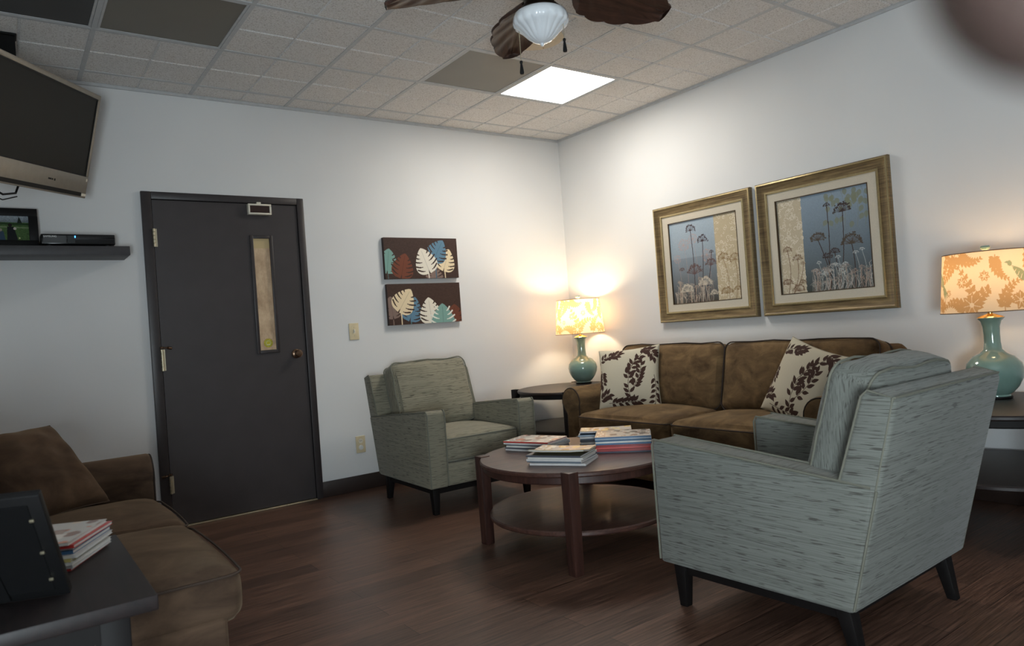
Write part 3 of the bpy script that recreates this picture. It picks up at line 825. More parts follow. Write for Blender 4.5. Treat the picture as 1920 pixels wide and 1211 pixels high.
round_table('coffee_table', 'round mahogany coffee table with lower shelf, holding four magazine stacks', 'coffee table', (*CT, 0), .485, .44, .178, .452, .482, .056, M_mahog, M_mahogz)
round_table('end_table', 'dark round end table in the corner left of the sofa, under the brightest lamp', 'end table', (-.468, -.492, 0), .43, .58, .29, .41, .452, .05, M_esp, M_blackwood, 0, 'espresso end tables')
round_table('end_table', 'dark end table at the right edge behind the armchair, under the bird-shade lamp', 'end table', (-.468, -3.475, 0), .43, .58, .29, .41, .452, .05, M_esp, M_blackwood, 0, 'espresso end tables')
# things under the corner end table
bm = bmesh.new(); box(bm, (-.16, -.11, 0), (.16, .11, .2), .004, 2)
o = tag(new_obj('storage_box', bm, plain('kraft_card', (150, 128, 98), .8)), 'tan cardboard box on the floor under the corner end table', 'box'); o.location = (-.62, -.28, .0); 
bm = bmesh.new(); box(bm, (-.12, -.10, 0), (.12, .10, .19), .02, 4)
o = tag(new_obj('storage_bin', bm, plain('navy_gloss_plastic', (26, 30, 44), .2)), 'glossy dark navy bin on the floor under the corner end table, next to the box', 'bin'); o.location = (-.50, -.56, 0)

# ------------------------------------------------------------------ upholstery
def piping(bm, loop, M, r=.0045, mat=0):
    tube(bm, [M @ Vector(p) for p in loop], r, 6, True, mat)
def armchair(label, loc, rz, fab, fabg, seed=0):
    t = thing('armchair', label, 'armchair', loc, rz, 'grey-green tweed armchairs')
    W2 = .39; AW = .125
    arm = [(.0, .165), (.004, .612), (-.02, .622), (-.37, .588), (-.72, .556), (-.822, .545), (-.732, .165)]
    for s in (-1, 1):
        bm = bmesh.new()
        x0, x1 = (W2-AW, W2) if s > 0 else (-W2, -W2+AW)
        extrude_poly(bm, arm, 'x', x0, x1, .012, 3)
        a = new_obj('arm', bm, fab, t)
        bm = bmesh.new()
        for x in (x0+.004, x1-.004):
            tube(bm, [(x, .004, .175), (x, .008, .60), (x, -.004, .622), (x, -.37, .590), (x, -.81, .548)], .0042, 6)
        xo = x1-.004 if s > 0 else x0+.004
        tube(bm, [(xo, -.826, .54), (xo, -.734, .175)], .004, 6)
        new_obj('piping', bm, M_fabpipe, a)
    bm = bmesh.new()
    extrude_poly(bm, [(-.56, .166), (-.60, .34), (-.715, .56), (-.80, .815), (-.818, .828), (-.885, .812), (-.9, .795), (-.738, .166)], 'x', -W2+.003, W2-.003, .014, 3)
    b = new_obj('backrest', bm, fab, t)
    bm = bmesh.new()
    for x in (-W2+.006, W2-.006): tube(bm, [(x, -.718, .56), (x, -.80, .81), (x, -.82, .828), (x, -.89, .809), (x, -.82, .53)], .004, 6)
    tube(bm, [(-W2+.01, -.893, .808), (0, -.895, .810), (W2-.01, -.893, .808)], .004, 6)
    new_obj('piping', bm, M_fabpipe, b)
    bm = bmesh.new(); box(bm, (-W2+AW-.004, -.60, .167), (W2-AW+.004, -.004, .30), .008, 3); new_obj('front_rail', bm, fab, t)
    # seat cushion
    w, d, h = .528, .60, .15
    bm = bmesh.new(); cushion(bm, (w, d, h), .03, (.0, .012, .028), 14, .002, seed, T((0, -.305, .378)))
    sc = new_obj('seat_cushion', bm, fab, t)
    bm = bmesh.new()
    for z in (h/2-.01, -h/2+.01): piping(bm, rrect(w-.006, d+.004, .035, z), T((0, -.305, .378)), .0045)
    new_obj('piping', bm, M_fabpipe, sc)
    # back cushion, leaning
    w, hh, th = .57, .45, .15
    Mb = T((0, -.665, .665), rx=math.radians(17)) @ Matrix.Rotation(PI/2, 4, 'X')
    bm = bmesh.new(); cushion(bm, (w, hh, th), .035, (.012, .018, .045), 16, .008, seed+3, Mb)
    bc = new_obj('back_cushion', bm, fab, t)
    for f in bc.data.polygons: pass
    bm = bmesh.new()
    for z in (th/2-.014, -th/2+.014):
        lp = rrect(w+.004, hh+.008, .05, z); lp = [(x+.004*math.sin(y*31+seed), y+.006*math.sin(x*22+seed), zz) for x, y, zz in lp]
        piping(bm, lp, Mb, .0045)
    new_obj('piping', bm, M_fabpipe, bc)
    bc.data.materials.append(fabg)
    Mi = Mb.inverted()
    for f in bc.data.polygons:
        n = Mi.to_3x3() @ f.normal
        if abs(n.x) > .75: f.material_index = 1
    # plinth and legs
    bm = bmesh.new(); box(bm, (-W2+.04, -.69, .125), (W2-.04, -.045, .168)); new_obj('under_frame', bm, M_blackwood, t, False)
    for sx in (-1, 1):
        for fr in (1, 0):
            bm = bmesh.new()
            x = sx*(W2-.055); y = -.06 if fr else -.68; dy = 0.0 if fr else -.035
            v0 = box(bm, (x-.026, y-.026, 0), (x+.026, y+.026, .166), .004, 2)
            for v in bm.verts:
                k = 1-v.co.z/.166; v.co.x = x+(v.co.x-x)*(1-.38*k); v.co.y = y+(v.co.y-y)*(1-.38*k)+dy*k
            new_obj('leg', bm, M_blackwood, t)
    return t
armchair('grey-green tweed armchair against the back wall, facing the room', (-1.742, -1.135, 0), math.radians(178.5), M_fab, M_fab_g, 1)
armchair('pale grey tweed armchair in the right foreground, seen from behind', (-1.777, -2.935, 0), math.radians(1.5), M_fab2, M_fab2_g, 5)

def arm_profile(y_in, y_out, zb, zt):
    """rolled arm: inner edge y_in, outer bulge y_out"""
    s = 1 if y_out > y_in else -1; w = abs(y_out-y_in); r = w*.52; cy = y_out-s*r; cz = zt-r
    pts = [(y_in, zb), (y_in, cz-.02)]
    for k in range(0, 15):
        a = math.radians(180-k*15.5); pts.append((cy-s*r*-math.cos(a), cz+r*math.sin(a)))
    pts.append((y_out-s*.045, cz-r*1.0)); pts.append((y_out-s*.035, zb))
    return pts
def sofa(name, label, cat, yin0, yin1, split, xf, xb, mat, face, arms=(1, 1), seat_z=.47, arm_z=.64, bd=.585, arm_dx=0, back_z=.87, group=None):
    """face=-1: faces -x (front at xf), +1 faces +x"""
    t = thing(name, label, cat, ((xf+xb)/2, (yin0+yin1)/2, 0)); ox, oy = t.location.x, t.location.y
    X = lambda x: x-ox
    Y = lambda y: y-oy
    top, bot = max(yin0, yin1), min(yin0, yin1); pm = M_suedepipe if mat is M_suede else M_suedepipe2
    f = -face   # direction from front to back in x
    bm = bmesh.new()
    lo, hi = sorted((X(xf+f*.03), X(xb-f*.05)))
    box(bm, (lo, Y(bot-(.0 if not arms[1] else .02)), .075), (hi, Y(top+.02), .315), .018, 4); new_obj('base', bm, mat, t)
    aw = .185
    for i, (yi, s) in enumerate(((top, 1), (bot, -1))):
        if not arms[i]: continue
        bm = bmesh.new()
        a, b = sorted((X(xf+f*(.02-arm_dx)), X(xb-f*.1)))
        extrude_poly(bm, [(Y(p[0]), p[1]) for p in arm_profile(yi, yi+s*aw, .07, arm_z)], 'x', a, b, .02, 3)
        ar = new_obj('arm', bm, mat, t, True, 50)
        bm = bmesh.new(); pr = arm_profile(yi, yi+s*aw, .09, arm_z)
        xx = X(xf+f*(.026-arm_dx)); cyy = yi+s*aw/2
        tube(bm, [(xx, Y(cyy+(p[0]-cyy)*.94), p[1]-.006*(p[1] > .5)) for p in pr], .0045, 6)
        new_obj('piping', bm, M_suedepipe, ar)
    # backrest frame
    bm = bmesh.new()
    yt = top+(.13 if arms[0] else 0); yb = bot-(.13 if arms[1] else 0)
    extrude_poly(bm, [(X(xb-f*.27), .1), (X(xb-f*.25), .5), (X(xb-f*.17), back_z-.05), (X(xb-f*.10), back_z-.02), (X(xb-f*.03), back_z-.06), (X(xb-f*.02), .1)], 'y', Y(yb), Y(yt), .03, 4)
    new_obj('backrest', bm, mat, t)
    # seat cushions
    ys = [top]+list(split)+[bot]
    for k in range(len(ys)-1):
        w = ys[k]-ys[k+1]; c = (ys[k]+ys[k+1])/2; d = .60; h = .155
        cx = xf+f*(d/2-.015)
        Mx = T((X(cx), Y(c), seat_z-h/2-.004))
        bm = bmesh.new(); cushion(bm, (d, w-.004, h), .04, (.02, 0, .04), 16, .004, k*7+3, Mx); sc = new_obj('seat_cushion', bm, mat, t)
        bm = bmesh.new(); lp = rrect(d+.01, w-.004, .05, h/2-.02); lp = [(x*(1+.035*(1-(2*y/w)**2)) if abs(x) > d*.4 else x, y, z) for x, y, z in lp]
        piping(bm, lp, Mx, .0042); new_obj('piping', bm, pm, sc)
        # back cushion
        e0 = .10 if (k == 0 and arms[0]) else 0; e1 = .13 if (k == len(ys)-2 and arms[1]) else 0
        w2 = w+e0+e1; c2 = c+(e0-e1)/2; hb = back_z-seat_z+.03; th = .17
        Mx = T((X(xf+f*bd), Y(c2), seat_z+hb/2-.02), ry=f*math.radians(13)) @ Matrix.Rotation(PI/2, 4, 'Y') @ Matrix.Rotation(0, 4, 'Z')
        bm = bmesh.new(); cushion(bm, (hb, w2-.004, th), .05, (.012, .0, .045), 18, .007, k*5+11, Mx); bc = new_obj('back_cushion', bm, mat, t)
        bm = bmesh.new()
        for z in ((th/2-.02)*1, -(th/2-.02)):
            piping(bm, [(x+.004*math.sin(y*17+k*2), y, zz) for x, y, zz in rrect(hb+.006, w2, .06, z)], Mx, .0045)
        new_obj('piping', bm, M_suedepipe, bc)
    for x in (xf+f*.09, xb-f*.09):
        for y in (top-.02, bot+.05):
            bm = bmesh.new(); box(bm, (X(x)-.03, Y(y)-.03, 0), (X(x)+.03, Y(y)+.03, .08), .004, 2)
            for v in bm.verts:
                if v.co.z < .04: v.co.x = X(x)+(v.co.x-X(x))*.8; v.co.y = Y(y)+(v.co.y-Y(y))*.8
            new_obj('foot', bm, M_blackwood, t)
    return t
sofa('sofa', 'brown microsuede two-cushion sofa with rolled arms under the framed pictures', 'sofa', -1.125, -2.80, [-1.945], -.965, -.05, M_suede, -1)
sofa('sofa', 'dark brown suede sofa along the left wall, in the left foreground', 'sofa', -1.29, -2.66, [-1.93], -3.615, -4.66, M_suede2, 1, arms=(1, 0), arm_z=.63, seat_z=.45, bd=.69, arm_dx=.035)

# ------------------------------------------------------------------ throw pillows
def pillow_paint(seed, bg=(196, 188, 168), lf=(66, 46, 40)):
    random.seed(seed); p = Paint(320, 320, 1, 1, bg); p.grain(.05)
    def branch(x, y, a, L, cv, lsz):
        P = []; cx, cy, q = x, y, a
        for k in range(11): P.append((cx, cy)); cx += L/10*math.cos(q); cy += L/10*math.sin(q); q += cv
        p.line(P, .008, lf)
        for k in range(1, 10):
            s = 1 if k % 2 == 1 else -1
            for ss in ((s,) if random.random() < .7 else (s, -s)):
                an = a+cv*k+ss*random.uniform(.6, 1.0); leaf(p, (P[k][0]+.012*math.cos(an), P[k][1]+.012*math.sin(an)), lsz*random.uniform(.85, 1.15), lsz*.46, an, lf)
        leaf(p, P[-1], lsz, lsz*.45, q, lf)
    branch(.62, .98, -2.0, .75, .10, .115); branch(.6, .7, -.9, .42, -.07, .11); branch(.5, .52, -1.1, .55, .03, .11)
    branch(.02, .25, -.9, .35, .12, .1); branch(.05, .36, 1.2, .25, .05, .1); branch(.03, .85, -.9, .2, .1, .11)
    branch(.2, .9, .1, .5, -.02, .11); branch(.72, .05, .1, .3, .12, .11); branch(.95, .5, 1.4, .45, .05, .1); branch(.25, .18, -.7, .15, 0, .1)
    return p
M_pil = attr_mat('leaf_print_cotton', .85, .2, .25, 700)
def throw_pillow(label, M, size, p, mats, back, parent_thick=.07, group=None, cat='pillow', ripple=0.0):
    t = bpy.data.objects.new('throw_pillow', None); COL.objects.link(t); t.matrix_world = M
    tag(t, label, cat, group); S = size
    def surf(sign):
        def xf(X, Y):
            u = X*2-1; v = 1-Y*2
            k = np.clip((1-u**2), 0, 1)*np.clip((1-v**2), 0, 1)
            th = parent_thick*k**.42
            px = u*(1-.075*(1-v**2)*np.abs(u)**2)*S/2; py = v*(1-.075*(1-u**2)*np.abs(v)**2)*S/2
            wr = ripple*np.sin(u*9+v*4)*np.cos(v*7-u*3)*k**.3
            return np.c_[px, py, sign*th+wr]
        return xf
    paint_grid('front_cover', p, mats, surf(1), t)
    q = Paint(40, 40, 1, 1, back); paint_grid('back_cover', q, mats, surf(-1), t)
    bm = bmesh.new(); us = np.linspace(0, 1, 24)[:-1]
    xy = [(u, 0) for u in us]+[(1, u) for u in us]+[(1-u, 1) for u in us]+[(0, 1-u) for u in us]
    A = np.array(xy); V = surf(1)(A[:, 0], A[:, 1]); V[:, 2] = 0
    tube(bm, [tuple(v) for v in V], .003, 6, True); new_obj('seam', bm, plain('seam_cord', tuple(int(c*.8) for c in back), .9), t)
    return t
def pillow_matrix(center, facing, lean, spin=0):
    """facing: horizontal angle (rad) of the outward normal; lean back by lean"""
    n = Vector((math.cos(facing)*math.cos(lean), math.sin(facing)*math.cos(lean), math.sin(lean)))
    r = Vector((-math.sin(facing), math.cos(facing), 0)); u = n.cross(r)
    M = Matrix((r, u, n)).transposed().to_4x4(); M = M @ Matrix.Rotation(spin, 4, 'Z'); M.translation = Vector(center); return M
throw_pillow('cream leaf print throw pillow at the left end of the sofa, beside the arm', pillow_matrix((-.625, -1.30, .673), math.radians(205), math.radians(20), math.radians(4)), .445, pillow_paint(4), M_pil, (196, 188, 168), group='leaf print pillows on the sofa')
throw_pillow('cream leaf print throw pillow at the right end of the sofa, behind the armchair', pillow_matrix((-.635, -2.62, .663), math.radians(168), math.radians(22), math.radians(-16)), .44, pillow_paint(9), M_pil, (196, 188, 168), group='leaf print pillows on the sofa')
M_pil2 = suede('brown_suede_pillow', (62, 48, 39), (96, 76, 60))
throw_pillow('large plain brown suede pillow leaning in the corner of the left sofa', pillow_matrix((-4.05, -1.37, .635), math.radians(-50), math.radians(41), math.radians(0)), .44, Paint(60, 60, 1, 1, (90, 70, 56)), M_pil2, (90, 70, 56), .09, ripple=.006)

# ------------------------------------------------------------------ magazines
def cover_paint(kind, seed):
    rr = random.Random(seed); p = Paint(60, 76, 1, 1.28, (200, 192, 184))
    pals = {'warm': [(206, 120, 86), (224, 196, 170), (120, 74, 60), (236, 226, 214), (150, 110, 90)], 'gold': [(218, 176, 60), (186, 150, 90), (232, 216, 160), (150, 120, 80), (240, 236, 220)],
            'blue': [(60, 120, 160), (224, 170, 60), (30, 40, 60), (220, 220, 220)], 'grey': [(150, 140, 136), (96, 84, 84), (220, 214, 210), (60, 52, 50)], 'brown': [(110, 78, 66), (150, 116, 96), (70, 50, 46), (214, 200, 190)]}[kind]
    for _ in range(38):
        c = rr.choice(pals); x, y = rr.uniform(0, 1), rr.uniform(.1, 1.28); a = rr.uniform(.05, .28)
        if rr.random() < .5: p.disc((x, y), a*.6, c, .8, a*.4)
        else: p.poly([(x, y), (x+a, y+rr.uniform(-.05, .05)), (x+a, y+a*.5), (x, y+a*.6)], c, .8)
    p.poly([(.05, .04), (.95, .04), (.95, .24), (.05, .24)], rr.choice(pals), .6)
    for k in range(5):   # blocky masthead strokes
        x = .1+k*.17; p.line([(x, .07), (x, .2)], .035, (240, 238, 234)); p.line([(x, .07+.06*(k % 3)), (x+.09, .07+.06*(k % 3))], .03, (240, 238, 234))
    return p
COVERC = [(196, 60, 56), (150, 40, 42), (70, 110, 150), (214, 212, 210), (160, 176, 190), (90, 92, 100), (206, 190, 120), (120, 130, 140), (188, 92, 60), (60, 64, 80), (222, 220, 214), (40, 90, 130)]
M_cov = {}
def cov_mat(c):
    if c not in M_cov: M_cov[c] = plain('glossy_cover', c, .25)
    return M_cov[c]
ORD = ['topmost', 'second', 'third', 'fourth', 'fifth', 'sixth', 'seventh', 'eighth', 'ninth', 'tenth']
CN = {(196, 60, 56): 'red', (150, 40, 42): 'dark red', (70, 110, 150): 'blue', (214, 212, 210): 'white', (160, 176, 190): 'pale blue', (90, 92, 100): 'grey', (206, 190, 120): 'yellow', (120, 130, 140): 'grey-blue', (188, 92, 60): 'orange', (60, 64, 80): 'dark blue', (222, 220, 214): 'white', (40, 90, 130): 'deep blue'}
def magazine(label, loc, rz, thick, cov, top=None, spine='long', curl=0, w=.205, l=.27, group=None, topname=None):
    """l along local x, w along local y; spine on -y side"""
    t = thing('magazine', label, 'magazine', loc, rz, group)
    def cz(x, y):
        return curl*(max(0, -y/w-.1)*2.2+max(0, abs(x)/l-.25)*.9)
    n = 8
    def slab(bm, z0, z1, inset):
        vs = []
        for z in (z0, z1):
            g = [[bm.verts.new(((i/n-.5)*(l-2*inset), (j/n-.5)*(w-2*inset), z+cz((i/n-.5)*l, (j/n-.5)*w))) for i in range(n+1)] for j in range(n+1)]
            vs.append(g)
        for j in range(n):
            for i in range(n):
                bm.faces.new([vs[1][j][i], vs[1][j][i+1], vs[1][j+1][i+1], vs[1][j+1][i]]); bm.faces.new([vs[0][j][i], vs[0][j+1][i], vs[0][j+1][i+1], vs[0][j][i+1]])
        ed = [(0, i) for i in range(n)]+[(j, n) for j in range(n)]+[(n, n-i) for i in range(n)]+[(n-j, 0) for j in range(n)]
        for k in range(len(ed)):
            a, b = ed[k], ed[(k+1) % len(ed)]
            bm.faces.new([vs[0][a[0]][a[1]], vs[0][b[0]][b[1]], vs[1][b[0]][b[1]], vs[1][a[0]][a[1]]])
    bm = bmesh.new(); slab(bm, .0005, thick-.0005, .002); new_obj('pages', bm, M_paper, t)
    bm = bmesh.new(); slab(bm, 0, .0005, 0); slab(bm, thick-.0006, thick, 0)
    v = [bm.verts.new((x, -w/2, z+cz(x, -w/2))) for x, z in ((-l/2, 0), (l/2, 0), (l/2, thick), (-l/2, thick))]
    if not curl: bm.faces.new(v)
    c = new_obj('cover', bm, cov_mat(cov), t, False)
    if top:
        kind, sd = top; p = cover_paint(kind, sd)
        def xf(X, Y):
            x = (Y/1.28-.5)*l*.998; y = (X-.5)*w*.998
            z = np.array([thick+.0006+cz(a, b) for a, b in zip(x, y)]); return np.c_[x, y, z]
        # reversed winding is harmless: the face is thin print lying on the cover
        paint_grid('cover_print', p, M_attr_g, xf, c)
    return t
def stack(where, group, base, rz, heights, cols, top, seed, curl=0, jitter=.008, flip=False, jr=.05):
    rr = random.Random(seed); z = base[2]; n = len(heights)
    for i in range(n):
        k = n-1-i; last = i == n-1
        nm = CN[cols[i]]
        if k == 0: lab = 'topmost magazine with picture cover, %s' % where
        elif k == n-1: lab = 'bottom magazine with %s edge, %s' % (nm, where)
        else: lab = '%s magazine from the top, %s edge, %s' % (ORD[k], nm, where)
        a = rz+rr.uniform(-jr, jr)+(PI if (flip and i % 2) else 0)
        magazine(lab, (base[0]+rr.uniform(-jitter, jitter), base[1]+rr.uniform(-jitter, jitter), z), a, heights[i], cols[i], top if last else None, curl=curl if last else 0, group=group)
        z += heights[i]+.0004
C = COVERC
Zt = .4405
aA = math.atan2(-.94, .34)
stack('left stack on the coffee table', 'magazines in the left coffee table stack', (-1.875, -1.845, Zt), aA, [.010, .008, .009, .008, .007, .006], [C[3], C[5], C[10], C[7], C[3], C[0]], ('warm', 2), 1)
stack('front stack on the coffee table', 'magazines in the front coffee table stack', (-2.03, -2.235, Zt), math.atan2(.48, .88)-PI/2, [.010, .009, .009, .008, .008, .008], [C[3], C[7], C[3], C[10], C[5], C[6]], ('gold', 3), 2, curl=.016)
stack('rear stack on the coffee table', 'magazines in the rear coffee table stack', (-1.553, -2.028, Zt), math.radians(-44), [.010, .009, .010, .008, .009, .008, .007], [C[7], C[3], C[5], C[7], C[3], C[4], C[2]], ('gold', 8), 3, curl=.01)
stack('right stack on the coffee table', 'magazines in the right coffee table stack', (-1.642, -2.252, Zt), math.atan2(-.72, .69), [.006, .012, .009, .010, .007, .009, .006, .008, .006], [C[9], C[1], C[0], C[1], C[2], C[10], C[11], C[4], C[2]], ('brown', 5), 4, jr=.02, jitter=.003)

# ------------------------------------------------------------------ left side table with magazines and frame
TZ2 = .62
st = thing('side_table', 'black side table in the bottom left corner, next to the left sofa', 'side table', (-4.2, -3.0, 0))
bm = bmesh.new(); box(bm, (-.36, -.305, TZ2-.03), (.285, .295, TZ2), .004, 2); new_obj('tabletop', bm, wood('black_mahogany', (20, 16, 17), (36, 26, 26), 'y', .5, 1, .0), st)
bm = bmesh.new(); box(bm, (-.32, -.265, TZ2-.12), (.24, .255, TZ2-.03), .003, 1); new_obj('apron', bm, M_blackwood, st)
for x in (-.32, .24):
    for y in (-.265, .255):
        bm = bmesh.new(); sx = 1 if x < 0 else -1; sy = 1 if y < 0 else -1
        a, b = sorted((x, x+sx*.05)); c, d = sorted((y, y+sy*.05)); box(bm, (a-.002, c-.002, 0), (b, d, TZ2-.031), .003, 2); new_obj('leg', bm, M_blackwood, st)
stack('on the black side table', 'magazines on the black side table', (-4.105, -2.835, TZ2+.0005), math.atan2(.43, -.9)+PI, [.006, .007, .007, .006, .007, .008, .006, .007, .006], [C[0], C[3], C[10], C[6], C[3], C[2], C[3], C[0], C[10]], ('warm', 21), 7, jr=.04)
# black photo frame seen from behind
fr = thing('photo_frame', 'black picture frame seen from behind on the side table, at the left edge', 'picture frame', (-4.155, -3.108, TZ2+.006), math.atan2(-.45, .9))
fr.rotation_euler = (math.radians(30), 0, math.atan2(-.35, .93))
bm = bmesh.new(); box(bm, (-.11, -.012, 0), (.118, .006, .255), .003, 2); new_obj('frame', bm, M_black, fr)
bm = bmesh.new(); box(bm, (-.09, -.0145, .02), (.096, -.0115, .235), .001, 1); new_obj('backing_board', bm, plain('black_backing_card', (17, 17, 18), .9, spec=.1), fr)
for z in (.05, .12, .2):
    bm = bmesh.new(); box(bm, (.092, -.018, z-.003), (.1, -.0135, z+.003), .0015, 2); tag(new_obj('turn_clip', bm, M_nickel, fr), 'small metal clip')
bm = bmesh.new(); extrude_poly(bm, [(-.02, .01), (.02, .01), (.01, .17), (-.01, .17)], 'y', -.019, -.0148); new_obj('easel_leg', bm, M_black, fr, False)

# ------------------------------------------------------------------ wall shelf and devices
bm = bmesh.new(); box(bm, (XL+.02, -.25, 1.657), (-3.492, -.0005, 1.708), .002, 2)
tag(new_obj('floating_shelf', bm, M_shelf), 'dark grey floating shelf on the back wall below the television', 'shelf')
SZ = 1.7085
bx = thing('set_top_box', 'black set-top box with a blue light on the wall shelf', 'set-top box', (-3.74, -.14, SZ))
bm = bmesh.new(); box(bm, (-.178, -.095, .008), (.178, .1, .066), .006, 3); new_obj('housing', bm, M_blackgloss, bx)
bm = bmesh.new(); box(bm, (-.168, -.0975, .014), (-.06, -.0945, .058), .001, 1); new_obj('front_panel', bm, plain('dark_grey_panel', (58, 60, 62), .3), bx)
bm = bmesh.new(); box(bm, (-.055, -.0975, .014), (-.02, -.0945, .058), .001, 1); new_obj('display_window', bm, plain('smoked_display', (34, 38, 40), .15), bx)
bm = bmesh.new(); box(bm, (-.021, -.0985, .045), (-.015, -.096, .057), .001, 1); tag(new_obj('power_light', bm, glow('blue_led', (.06, .3, 1), 3), bx), 'glowing blue light')
me = text_mesh('SAMSUNG', .0135); me.transform(T((-.135, -.0977, .052), rx=PI/2)); link_mesh('lettering', me, M_white, bx, False)
for x in (-.14, .14):
    bm = bmesh.new(); lathe(bm, [(0, 0), (.012, 0), (.012, .009), (0, .009)], 16, center=(x, -.075)); lathe(bm, [(0, 0), (.012, 0), (.012, .009), (0, .009)], 16, center=(x, .08)); new_obj('foot', bm, M_black, bx)
bm = bmesh.new(); tube(bm, [(-.172, -.02, .03), (-.181, -.02, .028), (-.181, .02, .015), (-.18, .08, .006)], .004, 8); new_obj('cable', bm, M_black, bx)
# photo in black frame on the shelf
pf = thing('photo_frame', 'black framed photo of a green field on the wall shelf', 'picture frame', (-4.055, -.13, SZ))
pf.rotation_euler = (math.radians(-9), 0, math.radians(2))
w, h = .27, .225
bm = bmesh.new(); e = .043
for a, b in (((-w/2, 0), (w/2, e)), ((-w/2, h-e), (w/2, h)), ((-w/2, e), (-w/2+e, h-e)), ((w/2-e, e), (w/2, h-e))): box(bm, (a[0], -.012, a[1]), (b[0], .006, b[1]), .002, 2)
new_obj('frame', bm, M_black, pf)
p = Paint(120, 90, 1.33, 1, (74, 100, 60)); p.grad((slice(0, 24), slice(None)), (150, 160, 168), (110, 120, 128)); p.grain(.5, stretch=(3, 3)); p.poly([(0, .27), (1.33, .3), (1.33, .38), (0, .36)], (44, 66, 40)); p.poly([(.95, .3), (1.02, .02), (1.12, .3)], (36, 44, 40))
p.poly([(0, .42), (1.33, .46), (1.33, .5), (0, .47)], (120, 136, 104))
p.disc((.72, .38), .07, (38, 34, 34)); p.poly([(.62, .44), (.84, .44), (.95, .98), (.6, 1)], (32, 34, 38)); p.disc((.87, .52), .05, (196, 186, 176)); p.poly([(.1, .6), (.5, .64), (.55, 1), (.05, 1)], (54, 72, 92)); p.disc((.4, .58), .06, (150, 140, 130)); p.disc((1.0, .9), .03, (200, 200, 150))
iw = w-2*e; ih = h-2*e
paint_grid('photo', p, M_attr_g, lambda X, Y: np.c_[(X/1.33-.5)*iw, np.full_like(X, -.004), e+(1-Y)*ih], pf)
bm = bmesh.new(); extrude_poly(bm, [(.006, .17), (.09, .0145), (.082, .0132), (.004, .15)], 'x', -.02, .02); new_obj('easel_leg', bm, M_black, pf, False)

# ------------------------------------------------------------------ television on ceiling mount
r = Vector((.532, .842, .088)).normalized(); up = Vector((.176, -.212, .961)); up = (up-r*up.dot(r)).normalized(); nn = r.cross(up)
tv = bpy.data.objects.new('television', None); COL.objects.link(tv)
M = Matrix((r, nn*-1, up)).transposed().to_4x4()   # local x right, local -y faces viewer
TW, THh = .92, .55
M.translation = Vector((-3.714, -.416, 1.94))-r*TW/2
tv.matrix_world = M; tag(tv, 'silver-framed flat television hanging from the ceiling at upper left', 'television')
bm = bmesh.new(); bz = .024; bb = .115
for a, b in (((-TW/2, 0), (TW/2, bb)), ((-TW/2, THh-bz), (TW/2, THh)), ((-TW/2, bb), (-TW/2+bz, THh-bz)), ((TW/2-bz, bb), (TW/2, THh-bz))):
    box(bm, (a[0], 0, a[1]), (b[0], .035, b[1]), .003, 2)
bz_o = new_obj('bezel', bm, M_silver, tv)
bm = bmesh.new(); box(bm, (-TW/2+bz, .004, bb), (TW/2-bz, .02, THh-bz)); new_obj('screen', bm, plain('dark_screen', (34, 33, 30), .5, spec=.2, nscale=2), tv, False)
bm = bmesh.new()
for a, b in (((-TW/2+bz, bb), (-TW/2+bz+.008, THh-bz)), ((TW/2-bz-.008, bb), (TW/2-bz, THh-bz)), ((-TW/2+bz, THh-bz-.008), (TW/2-bz, THh-bz)), ((-TW/2+bz, bb), (TW/2-bz, bb+.008))): box(bm, (a[0], .001, a[1]), (b[0], .012, b[1]))
new_obj('screen_surround', bm, M_black, tv, False)
bm = bmesh.new(); box(bm, (-TW/2+.05, -.002, .008), (TW/2-.05, .006, .028), .001, 1); new_obj('speaker_slot', bm, M_black, bz_o, False)
bm = bmesh.new(); box(bm, (TW/2-.045, -.004, .01), (TW/2-.006, .004, .024), .001, 1); box(bm, (TW/2-.02, -.001, .09), (TW/2-.01, .003, .104)); new_obj('button', bm, M_ivory2, bz_o, False)
bm = bmesh.new(); box(bm, (TW/2-.36, -.001, .062), (TW/2-.335, .002, .07)); box(bm, (TW/2-.33, -.001, .062), (TW/2-.32, .002, .07)); box(bm, (TW/2-.31, -.001, .06), (TW/2-.30, .002, .071)); new_obj('maker_mark', bm, M_dark, bz_o, False)
bm = bmesh.new(); vs = box(bm, (-TW/2+.004, .034, .002), (TW/2-.004, .115, THh-.002), .006, 2)
for v in bm.verts:
    if v.co.y > .07: v.co.x *= .9; v.co.z = THh/2+(v.co.z-THh/2)*.86
new_obj('rear_housing', bm, M_silver, tv)
bm = bmesh.new(); tube(bm, [(-.25, .06, .01), (-.2, .06, -.03), (-.12, .06, -.05), (-.03, .06, -.035), (-.0, .07, .01)], .005, 8); tube(bm, [(-.3, .07, .01), (-.22, .07, -.055), (-.1, .07, -.075), (0, .07, -.05)], .003, 8); new_obj('cable', bm, M_black, tv)
mt = thing('television_mount', 'black ceiling pole that holds the television', 'television mount', (-4.02, -.56, H))
bm = bmesh.new(); box(bm, (-.042, -.042, -.012), (.042, .042, -.001), .002, 1); new_obj('ceiling_plate', bm, M_black, mt)
bm = bmesh.new(); box(bm, (-.035, -.035, -.36), (.035, .035, -.012), .004, 2); new_obj('pole', bm, M_black, mt)
hb = tv.matrix_world @ Vector((0, .12, THh*.6)); loc = Vector((-4.02, -.56, H))
bm = bmesh.new(); tube(bm, [(0, 0, -.34), tuple(hb-loc+Vector((.0, 0, .02)))], .028, 10); new_obj('tilt_arm', bm, M_black, mt)
bm = bmesh.new(); Mloc = Matrix.Translation(-loc) @ tv.matrix_world; box(bm, (-.12, .116, .2), (.12, .13, .45), .002, 1, M=Mloc); new_obj('mounting_bracket', bm, M_black, mt)

